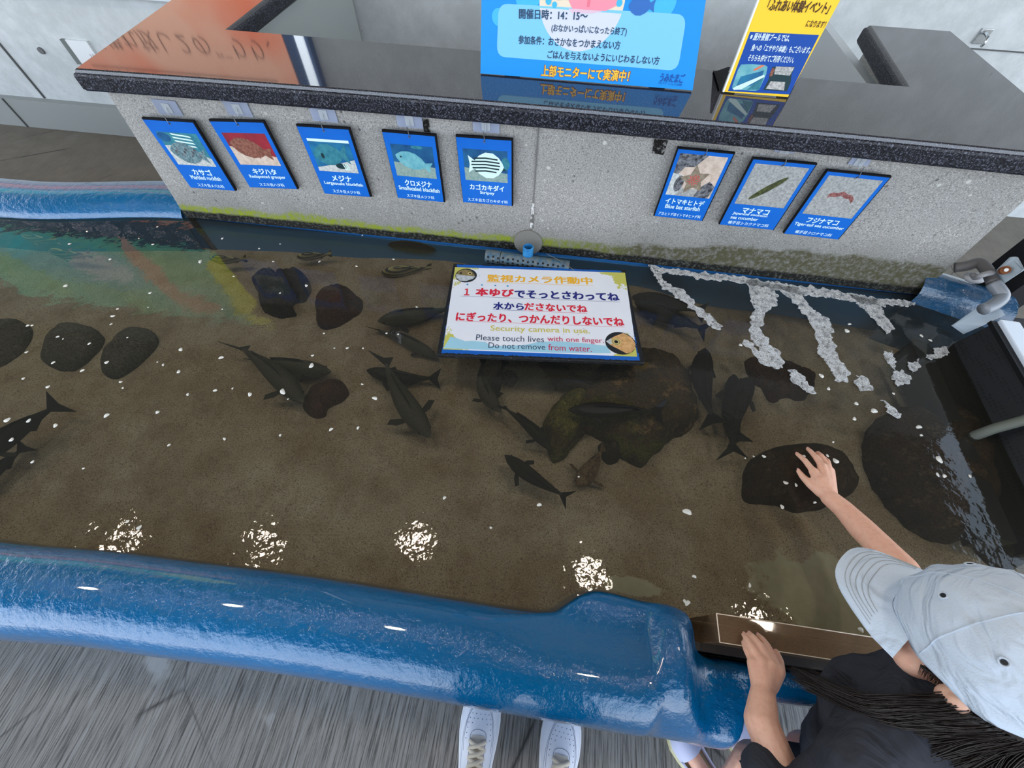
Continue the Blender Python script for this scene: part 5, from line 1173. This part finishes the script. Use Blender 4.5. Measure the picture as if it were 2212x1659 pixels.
# hands: joints set in space from what the photo shows; (px, py, z)
def fing(pts, rs): chain(body, [(at(*p), r) for p, r in zip(pts, rs)])
FR = (.0080, .0068, .0060, .0050)
RHND = [  # right hand, dorsum up, fingertips at the water
 [(1757, 1018, .541), (1739, 995, .531), (1729, 986, .520), (1722, 981, .510)],
 [(1775, 1007, .543), (1761, 986, .534), (1751, 975, .522), (1745, 970, .511)],
 [(1786, 1008, .540), (1774, 985, .532), (1767, 979, .518), (1763, 980, .506)],
 [(1793, 1017, .535), (1788, 996, .527), (1782, 990, .514), (1778, 992, .505)]]
for k, f in enumerate(RHND): fing(f, [r * (1 if k < 3 else .88) for r in FR])
for f in RHND: capsule(body, Rwr, .0165, at(*f[0]), .0105)
capsule(body, at(1771, 1040, .543), .017, at(1781, 1050, .545), .017)
fing([(1774, 1062, .540), (1752, 1047, .534), (1735, 1031, .526), (1725, 1018, .520)], (.0150, .0105, .0078, .0058))
LHND = [  # left hand resting its fingertips on the pane
 [(1627, 1433, .582), (1614, 1408, .572), (1609, 1396, .560), (1606, 1388, .547)],
 [(1646, 1430, .590), (1624, 1396, .576), (1613, 1380, .563), (1607, 1371, .547)],
 [(1665, 1437, .592), (1642, 1394, .578), (1627, 1376, .564), (1619, 1369, .547)],
 [(1681, 1447, .588), (1658, 1396, .574), (1645, 1379, .560), (1638, 1373, .546)]]
for k, f in enumerate(LHND): fing(f, [r * (1 if k else .88) for r in FR])
for f in LHND: capsule(body, Lwr, .0175, at(*f[0]), .0110)
capsule(body, at(1655, 1462, .590), .018, at(1652, 1480, .594), .018)
fing([(1664, 1480, .575), (1684, 1452, .562), (1684, 1428, .553), (1676, 1408, .546)], (.0145, .0105, .0078, .0060))
fuse(body, 'body', M_SKIN, gl_, .0026, 3)
# fingernails
def nail(a, b, up, r):
    a, b = at(*a), at(*b); d = (b - a).normalized(); sd = d.cross(Vector((0, 0, 1))).normalized(); n_ = sd.cross(d).normalized()
    Rm = Matrix(((d.x, sd.x, n_.x), (d.y, sd.y, n_.y), (d.z, sd.z, n_.z)))
    MB().ell(b + n_ * r * .62 + d * r * .3, (r * .95, r * .72, r * .38), 12, 8, Rm).build('fingernail', M_NAIL, gl_, smooth=True)
for f in RHND[:3] + LHND: nail(f[2], f[3], 1, .0050)
nail((1735, 1031, .526), (1725, 1018, .520), 1, .0056)
# face
for s_ in (-1, 1):
    MB().ell(H_(.064, s_ * .029, -.012), (.011, .013, .010), 16, 10, RH).build('eye', M_EYEW, gl_, smooth=True)
    MB().ell(H_(.0725, s_ * .029, -.013), (.004, .006, .006), 12, 8, RH).build('iris', M_IRIS, gl_, smooth=True)
    MB().tube([H_(.062, s_ * .044, .006), H_(.074, s_ * .029, .012), H_(.075, s_ * .015, .008)], .0028, 6).build('eyebrow', M_HAIR, gl_, smooth=True)
MB().ell(H_(.083, 0, -.066), (.005, .016, .006), 14, 8, RH).build('lips', M_LIP, gl_, smooth=True)
# shirt with loose short sleeves and shorts
sh = MB()
capsule(sh, chest + Vector((0, 0, .02)), .100, pel + Vector((0, 0, -.01)), .112); capsule(sh, Lsh + Vector((.01, .005, -.005)), .049, chest + Vector((0, 0, .05)), .080); capsule(sh, Rsh, .046, chest + Vector((0, 0, .05)), .080)
capsule(sh, Lsh, .050, NB + Vector((0, 0, -.02)), .062); capsule(sh, Rsh, .046, NB + Vector((0, 0, -.02)), .060); capsule(sh, Lsh, .047, Lel + Vector((.004, .012, .003)), .046); capsule(sh, Lel + Vector((.004, .012, .003)), .042, at(1648, 1668, .607), .037)
capsule(sh, Rsh, .045, Rsh + (Rel - Rsh) * .55, .040); capsule(sh, NB + Vector((.0, -.01, -.03)), .066, chest, .10)
fold = lambda co: .004 * math.sin(38 * (co.x * .7 + co.y * .6 + co.z) + 4 * nz(co.x, co.y, co.z, 9)) + .005 * nz(co.x, co.y, co.z, 24)
fuse(sh, 'shirt', M_SHIRT, gl_, .0045, 4, fold)
st = MB(); capsule(st, pl_l + Vector((0, 0, .01)), .075, pl_l + (kn_l - pl_l) * .45, .066); capsule(st, pl_r + Vector((0, 0, .01)), .075, pl_r + (kn_r - pl_r) * .45, .066); capsule(st, pl_l, .08, pl_r, .08)
fuse(st, 'shorts', flat('dark_shorts', S(40, 42, 50), .9, .1), gl_, .008, 3)
# shoes
def childshoe(an, toe):
    d = (Vector(toe) - an); d.z = 0; d.normalize(); sd = Vector((-d.y, d.x, 0)); o = Vector((an.x, an.y, 0)) - d * .028
    sec = [(0, .022, .05), (.02, .030, .055), (.06, .031, .050), (.10, .036, .042), (.13, .036, .036), (.155, .026, .028), (.168, .010, .02)]
    s2 = MB(); s2.loft([[o + d * t + sd * (w + .004) * q_ + Vector((0, 0, z)) for q_, z in ((-1, 0), (1, 0), (1, .018), (-1, .018))] for t, w, h in sec], True, True)
    so = s2.build('shoe_sole', flat('cream_sole', S(222, 214, 170), .6), gl_)
    u2 = MB(); u2.loft([[o + d * t + sd * w * math.cos(a) + Vector((0, 0, .018 + h * math.sin(a))) for a in [math.pi * k / 8 for k in range(9)]] for t, w, h in sec[3:]], False)
    u2.loft([[o + d * t + sd * w * q_ + Vector((0, 0, z)) for q_, z in ((-1, .018), (-1.02, h * .85), (-.9, h * .85), (-.85, .018))] for t, w, h in sec[:4]], True, True)
    u2.loft([[o + d * t + sd * w * q_ + Vector((0, 0, z)) for q_, z in ((1, .018), (1.02, h * .85), (.9, h * .85), (.85, .018))] for t, w, h in sec[:4]], True, True)
    return u2.build('shoe', flat('lavender_white_shoe', S(206, 208, 232), .6), gl_, smooth=True, auto=50)
childshoe(an_l, (.540, -.165, 0)); childshoe(an_r, (.69, -.122, 0))
# cap: crown, visor, eyelets, seams
CC = HC + uu * .005
def crown(th, ph, g_=0.0):   # th from the top, ph around from the front
    rl, rw, rt = .100 + g_, .088 + g_, .108 + g_
    sx = math.sin(th); w = 1.0 + .035 * math.cos(3 * ph) * (1 - abs(math.cos(th)))
    p = Vector((rl * sx * math.cos(ph) * w - .004, rw * sx * math.sin(ph) * w, rt * math.cos(th) ** .9 if math.cos(th) > 0 else rt * math.cos(th)))
    k = nz(p.x, p.y, p.z, 26) * .0035 + .0018 * math.sin(9 * ph + 14 * th) * sx * sx
    p *= (1 + k / .1)
    return CC + ff * p.x + lf * p.y + uu * p.z
mb = MB(); TH = [.04 + (math.pi * .535 - .04) * i / 22 for i in range(23)]
rings = [[crown(t, 2 * math.pi * j / 60) for j in range(60)] for t in TH]
inn = [[crown(t, 2 * math.pi * j / 60, -.004) for j in range(60)] for t in reversed(TH)]
mb.loft(rings + inn, True); mb.poly(rings[0])
cap_ = mb.build('cap', M_CAP, gl_, smooth=True)
mb = MB()
VT = math.pi * .53
def visor(a, r, low=0.0):
    ph = a; base_ = crown(VT, ph); d = 1 - (a / .84) ** 2; ext = .074 * max(0, d) ** .55 * r
    drop = -.020 * (a / .84) ** 2 * r - .010 * r * r
    return base_ + ff * ext + lf * (.022 * a * r) + uu * (drop + low)
na = 30; AA = [-.84 + 1.68 * i / na for i in range(na + 1)]
RRs = [0, .15, .3, .45, .6, .75, .88, .96, 1]
topv = [[visor(a, r) for a in AA] for r in RRs]; botv = [[visor(a, r, -.0035) for a in AA] for r in reversed(RRs)]
mb.loft(topv + botv + [topv[0]], False)
mb.build('visor', M_CAP, cap_, smooth=True, auto=60)
for r in (.42, .53, .64, .74, .83):
    MB().tube([visor(a * .93 * (.55 + .45 * r), r, .0004) for a in AA], .0005, 4).build('stitch_line', M_STITCH, cap_)
for k in range(6):
    MB().tube([crown(t, k * math.pi / 3 + math.pi / 6 * 0, .0003) for t in TH[1:-1]], .0011, 5).build('seam', M_CAP, cap_, smooth=True)
for k in range(6):
    ph = k * math.pi / 3 + math.pi / 6; c = crown(.86, ph, .0006); n_ = (c - CC).normalized(); e1 = n_.cross(uu).normalized(); e2 = n_.cross(e1)
    ey_ = MB().tube([c + (e1 * math.cos(t) + e2 * math.sin(t)) * .0046 for t in [2 * math.pi * j / 14 for j in range(15)]], .0013, 6).build('eyelet', M_CAP, cap_, smooth=True)
    MB().tube([c - n_ * .001, c + n_ * .0006], .0028, 10).build('eyelet_hole', flat('eyelet_dark', S(30, 32, 36), .8) if k == 0 else bpy.data.materials['eyelet_dark'], cap_)
MB().ell(CC + uu * .110, (.007, .007, .004), 14, 8, RH).build('button', M_CAP, cap_, smooth=True)
# hair: a close cap of hair at the back and many long strands
hb = MB(); hb.ell(H_(-.022, 0, -.012), (.075, .079, .080), 28, 16, RH); hr = random.Random(4)
def lock(guide, n, spread, r0, r1):
    """a lock of fine strands following one guide curve, drawn together at the root and the tip"""
    g_ = cr_([Vector(q_) for q_ in guide], 5); m = len(g_) - 1
    for _ in range(n):
        a = hr.uniform(0, 6.28); rr = spread * math.sqrt(hr.random()); o1 = Vector((math.cos(a) * rr, math.sin(a) * rr, hr.uniform(-.5, .5) * spread))
        o2 = Vector((hr.uniform(-1, 1), hr.uniform(-1, 1), hr.uniform(-1, 1))) * spread * .35; r = hr.uniform(r0, r1); ln = hr.uniform(.8, 1.0)
        pts = []
        for k in range(m + 1):
            t = k / m; w = .45 + .9 * math.sin(math.pi * min(1, .12 + .8 * t)); kk = min(m, t * m * ln); i0 = int(kk); f = kk - i0
            base_ = g_[i0] + (g_[min(m, i0 + 1)] - g_[i0]) * f
            pts.append(base_ + o1 * w + o2 * math.sin(5 * t + a))
        hb.tube(pts, [r * (1 - .7 * (k / m) ** 3) for k in range(m + 1)], 3)
def hd_(px, py, z): return at(px, py, z)
for k in range(64):      # over the near shoulder, from behind the ear
    t = k / 63; ph = R(92 + 62 * t)
    root = CC + ff * (.084 * math.cos(ph)) + lf * (.079 * math.sin(ph)) + uu * (-.03 - .012 * hr.random())
    ex, ey = (1700 + 40 * hr.random(), 1438 + 26 * hr.random()) if k % 3 == 0 else (1720 + 150 * t + hr.uniform(-25, 25), 1470 + 60 * t + hr.uniform(-20, 20))
    if t > .55: ex, ey = 1850 + 200 * (t - .55) + hr.uniform(-30, 30), 1570 + 160 * (t - .55) + hr.uniform(-25, 25)
    end = at(ex, ey, .66 + .03 * hr.random()); mid = root * .5 + end * .5 + Vector((hr.uniform(-.008, .008), -.018 + hr.uniform(-.01, .006), -.025))
    lock([root, root * .72 + mid * .28 + Vector((0, -.004, -.022)), mid, end], 30, .0075, .00045, .0009)
for k in range(40):      # down the back
    t = k / 39; ph = R(150 + 100 * t)
    root = CC + ff * (.084 * math.cos(ph)) + lf * (.079 * math.sin(ph)) + uu * (-.03 - .015 * hr.random())
    end = Vector((.610 + .13 * t + hr.uniform(-.02, .02), -.130 + .07 * t + hr.uniform(-.015, .015), .66 + .05 * hr.random())); mid = root * .5 + end * .5 + Vector((.006, -.022, -.01))
    lock([root, root * .7 + mid * .3 + Vector((0, -.004, -.02)), mid, end], 26, .0085, .0005, .0010)
for k in range(14):
    ph = R(235 + 40 * k / 13); root = CC + ff * (.084 * math.cos(ph)) + lf * (.079 * math.sin(ph)) + uu * -.035
    end = Vector((.735 + hr.uniform(-.02, .02), .02 + .06 * k / 13, .69)); lock([root, (root + end) * .5 + Vector((.01, 0, -.01)), end], 22, .008, .0005, .001)
for k in range(26):      # loose wisps reaching over the window
    root = CC + lf * .079 + ff * hr.uniform(-.03, .0) + uu * -.032
    end = at(1690 + 120 * hr.random(), 1425 + 50 * hr.random(), .63 + .05 * hr.random()); lock([root, (root + end) * .5 + Vector((0, -.02, -.02)), end], 5, .004, .0003, .0005)
for k in range(5):       # in front of the ear
    root = CC + lf * .078 + ff * .035 + uu * -.02; lock([root, H_(.034 - .004 * k, .066, -.03), H_(.030 - .004 * k, .064, -.060)], 9, .003, .0003, .0006)
hb.build('hair', M_HAIR, gl_, smooth=True)
# ------------------------------------------------------------------ the person holding the camera: white sneakers, grey trousers
ph_ = thing('person', 'standing adult seen only by the white sneakers at the pool rim', 'person', (.07, -.30, 0))
M_SNK = G('white_sneaker_leather'); M_SNK = M_SNK.set(color=S(222, 226, 236), rough=.45, spec=.4, normal=M_SNK.bump(M_SNK.noise(180, 3), .08, .002))
M_LACE = flat('cream_lace', S(206, 198, 182), .85, .1); M_LINE = flat('sneaker_seam', S(150, 156, 172), .8); M_HOLE = flat('sneaker_perforation', S(84, 90, 104), .9); M_TONG = flat('sneaker_tongue', S(190, 186, 178), .8); M_SOLE = flat('sneaker_sole', S(226, 228, 232), .6)
SEC = [  # distance from the heel, half width inner/outer, height of the upper's ridge
 (.000, .020, .022, .085), (.012, .031, .032, .092), (.05, .036, .036, .095), (.09, .036, .037, .092), (.13, .039, .041, .086), (.165, .045, .046, .078), (.195, .049, .050, .070), (.225, .051, .050, .063), (.250, .049, .047, .058), (.270, .044, .041, .053), (.286, .034, .031, .047), (.296, .020, .018, .040), (.299, .008, .007, .034)]
def sneaker(tip, yaw, side):
    d = Vector((math.sin(yaw), math.cos(yaw), 0)); sd = Vector((d.y, -d.x, 0)); o = Vector((tip[0], tip[1], 0)) - d * .299
    def P(t, s_, z): return o + d * t + sd * s_ + Vector((0, 0, z))
    so = MB(); so.loft([[P(t, -(a if side > 0 else b) - .004, .0), P(t, (b if side > 0 else a) + .004, .0), P(t, (b if side > 0 else a) + .005, .028), P(t, -(a if side > 0 else b) - .005, .028)] for t, a, b, h in SEC], True, True)
    root = so.build('sneaker', M_SOLE, ph_, smooth=True, auto=40, bevel=.002)
    def surf(t, q_):   # q_ -1..1 across the upper
        for (t0, a0, b0, h0), (t1, a1, b1, h1) in zip(SEC, SEC[1:]):
            if t <= t1: break
        f = max(0, min(1, (t - t0) / (t1 - t0))); a = a0 + (a1 - a0) * f; b = b0 + (b1 - b0) * f; h = h0 + (h1 - h0) * f
        if side < 0: a, b = b, a
        s_ = (b if q_ > 0 else a) * q_; pr = (1 - abs(q_) ** 2.6) ** .55
        return P(t, s_, .026 + (h - .026) * pr + .004 * (1 - q_ * q_))
    QQ = [-1, -.97, -.9, -.78, -.6, -.4, -.2, 0, .2, .4, .6, .78, .9, .97, 1]
    up = MB(); up.loft([[surf(t, q_) for q_ in QQ] for t in [.299 * k / 40 for k in range(41)]], False)
    up.build('upper', M_SNK, root, smooth=True)
    # toe cap seam and side seams
    def line(pts, r=.0007, m=M_LINE): MB().tube([surf(t, q_) + Vector((0, 0, .0003)) for t, q_ in pts], r, 4).build('seam_line', m, root)
    line([(.16 + .117 * math.cos(a) ** 1.0 if abs(math.cos(a)) > 0 else .16, .80 * math.sin(a)) for a in [-math.pi / 2 + math.pi * k / 24 for k in range(25)]])
    line([(.10 + .190 * max(0, math.cos(a)), .95 * math.sin(a)) for a in [-math.pi / 2 + math.pi * k / 24 for k in range(25)]], .0006)
    line([(.195 - .0 * k + .012 * math.cos(a), .42 * math.sin(a)) for k, a in enumerate([-math.pi / 2 + math.pi * k / 14 for k in range(15)])])
    for q_ in (-.44, .44): line([(.195 - .012 * k, q_ + (.03 if q_ > 0 else -.03) * k / 9) for k in range(10)])
    ho = MB()
    for t, qs in ((.268, (0,)), (.259, (-.22, .0, .22)), (.249, (-.36, -.14, .14, .36)), (.239, (-.46, -.24, 0, .24, .46)), (.229, (-.55, -.34, -.12, .12, .34, .55)), (.219, (-.6, -.4, .4, .6)), (.208, (-.63, .63)), (.197, (-.64, .64)), (.186, (-.66, .66))):
        for q_ in qs: ho.tube([surf(t, q_) - Vector((0, 0, .0005)), surf(t, q_) + Vector((0, 0, .0005))], .0011, 7)
    ho.build('perforation_pattern', M_HOLE, root)
    tg = MB(); tg.loft([[surf(t, q_) + Vector((0, 0, .0022 - .003 * abs(q_))) for q_ in (-.36, -.18, 0, .18, .36)] for t in [.195 - .012 * k for k in range(13)]], False); tg.build('tongue', M_TONG, root, smooth=True)
    for k in range(8):   # laces, crossing in pairs
        t = .186 - .0165 * k
        for s_ in (-1, 1):
            pts = [surf(t - .001, s_ * .46) + Vector((0, 0, .001)), surf(t - .005, s_ * .30) + Vector((0, 0, .006)), surf(t - .010, 0) + Vector((0, 0, .0075 + (.0015 if s_ > 0 else 0))), surf(t - .015, -s_ * .30) + Vector((0, 0, .006)), surf(t - .019, -s_ * .46) + Vector((0, 0, .001))]
            MB().tube(cr_(pts, 4), .0052, 6, True, .35, (0, 0, 1)).build('lace', M_LACE, root, smooth=True)
    return root
tl1 = at(1033, 1540, .055); 
sneaker((-.038, -.098), R(-2), -1); sneaker((.198, -.108), R(5.5), 1)
bd = MB(); an1, an2 = Vector((-.045, -.345, .09)), Vector((.172, -.350, .09))
for an, sx in ((an1, -1), (an2, 1)):
    k = Vector((.07 + sx * .105, -.335, .50)); h = Vector((.07 + sx * .09, -.40, .90))
    chain(bd, [(an, .036), (Vector((an.x, an.y - .01, .28)), .052), (k, .056), ((k + h) / 2, .072), (h, .085)]); capsule(bd, an, .035, an + Vector((0, .0, -.03)), .03)
pv = Vector((.07, -.40, .95)); cs = Vector((.07, -.36, 1.25)); nk = Vector((.07, -.32, 1.42)); hd = Vector((.07, -.27, 1.56))
capsule(bd, pv, .125, cs, .135); capsule(bd, cs, .12, nk + Vector((0, 0, -.06)), .09); capsule(bd, nk, .052, hd, .055)
bd.ell(hd + Vector((0, 0, .05)), (.075, .095, .115), 24, 16); bd.ell(hd + Vector((0, .06, -.01)), (.05, .04, .06), 16, 10); bd.ell(hd + Vector((0, .105, .03)), (.012, .014, .016), 10, 8)
for sx in (-1, 1):
    s_ = Vector((.07 + sx * .17, -.37, 1.35)); e_ = Vector((.07 + sx * .24, -.30, 1.12)); w = Vector((.03 + sx * .115, -.16, 1.33))
    chain(bd, [(s_, .052), (e_, .042), ((e_ + w) / 2, .038), (w, .027)]); capsule(bd, s_, .055, nk + Vector((0, 0, -.05)), .06)
    bd.ell(hd + Vector((sx * .078, -.005, .03)), (.012, .022, .032), 10, 8)
    pm2 = w + Vector((-sx * .01, .045, .05)); capsule(bd, w, .024, pm2, .026); capsule(bd, w + Vector((0, .01, .01)), .022, pm2 + Vector((-sx * .012, -.008, -.004)), .022)
    for i in range(4):
        b0_ = pm2 + Vector((-sx * .002 + sx * .004, .008 - .012 * i, .012 + .006 * i)); b1_ = b0_ + Vector((-sx * .012, .016, .030 - .003 * i)); b2_ = b1_ + Vector((-sx * .024, .002, .010))
        chain(bd, [(b0_, .0105), (b1_, .0090), (b2_, .0075)])
    chain(bd, [(pm2 + Vector((-sx * .012, -.02, -.01)), .012), (pm2 + Vector((-sx * .034, -.015, .012)), .0095), (pm2 + Vector((-sx * .05, -.008, .026)), .008)])
fuse(bd, 'body', M_SKIN, ph_, .0055, 3)
tr = MB()
for an, sx in ((an1, -1), (an2, 1)):
    k = Vector((.07 + sx * .105, -.335, .50)); h = Vector((.07 + sx * .09, -.40, .90)); chain(tr, [(Vector((an.x, an.y - .012, .12)), .062), (Vector((an.x, an.y - .01, .28)), .068), (k, .074), ((k + h) / 2, .088), (h, .104)])
capsule(tr, Vector((.0, -.40, .92)), .118, Vector((.14, -.40, .92)), .118)
fuse(tr, 'trousers', flat('grey_trousers', S(58, 60, 66), .9, .1), ph_, .012, 3)
ts_ = MB(); capsule(ts_, pv + Vector((0, 0, .02)), .150, cs, .160); capsule(ts_, cs, .15, nk + Vector((0, 0, -.085)), .10)
for sx in (-1, 1):
    s_ = Vector((.07 + sx * .17, -.37, 1.35)); e_ = Vector((.07 + sx * .24, -.30, 1.12)); capsule(ts_, s_, .068, s_ + (e_ - s_) * .6, .062); capsule(ts_, s_, .066, nk + Vector((0, -.02, -.09)), .08)
fuse(ts_, 't_shirt', flat('charcoal_tee', S(44, 44, 48), .9, .1), ph_, .012, 3)
hh_ = MB(); hh_.ell(hd + Vector((0, -.018, .068)), (.084, .098, .110), 24, 14); hh_.build('hair', M_HAIR, ph_, smooth=True)
for sx in (-1, 1):
    MB().ell(hd + Vector((sx * .030, .083, .045)), (.012, .010, .008), 14, 8).build('eye', M_EYEW, ph_, smooth=True)
    MB().ell(hd + Vector((sx * .030, .0905, .045)), (.006, .0035, .006), 12, 8).build('iris', M_IRIS, ph_, smooth=True)
    MB().tube([hd + Vector((sx * .046, .078, .064)), hd + Vector((sx * .030, .090, .068)), hd + Vector((sx * .016, .092, .064))], .003, 6).build('eyebrow', M_HAIR, ph_, smooth=True)
MB().ell(hd + Vector((0, .095, -.015)), (.02, .008, .007), 12, 8).build('lips', M_LIP, ph_, smooth=True)
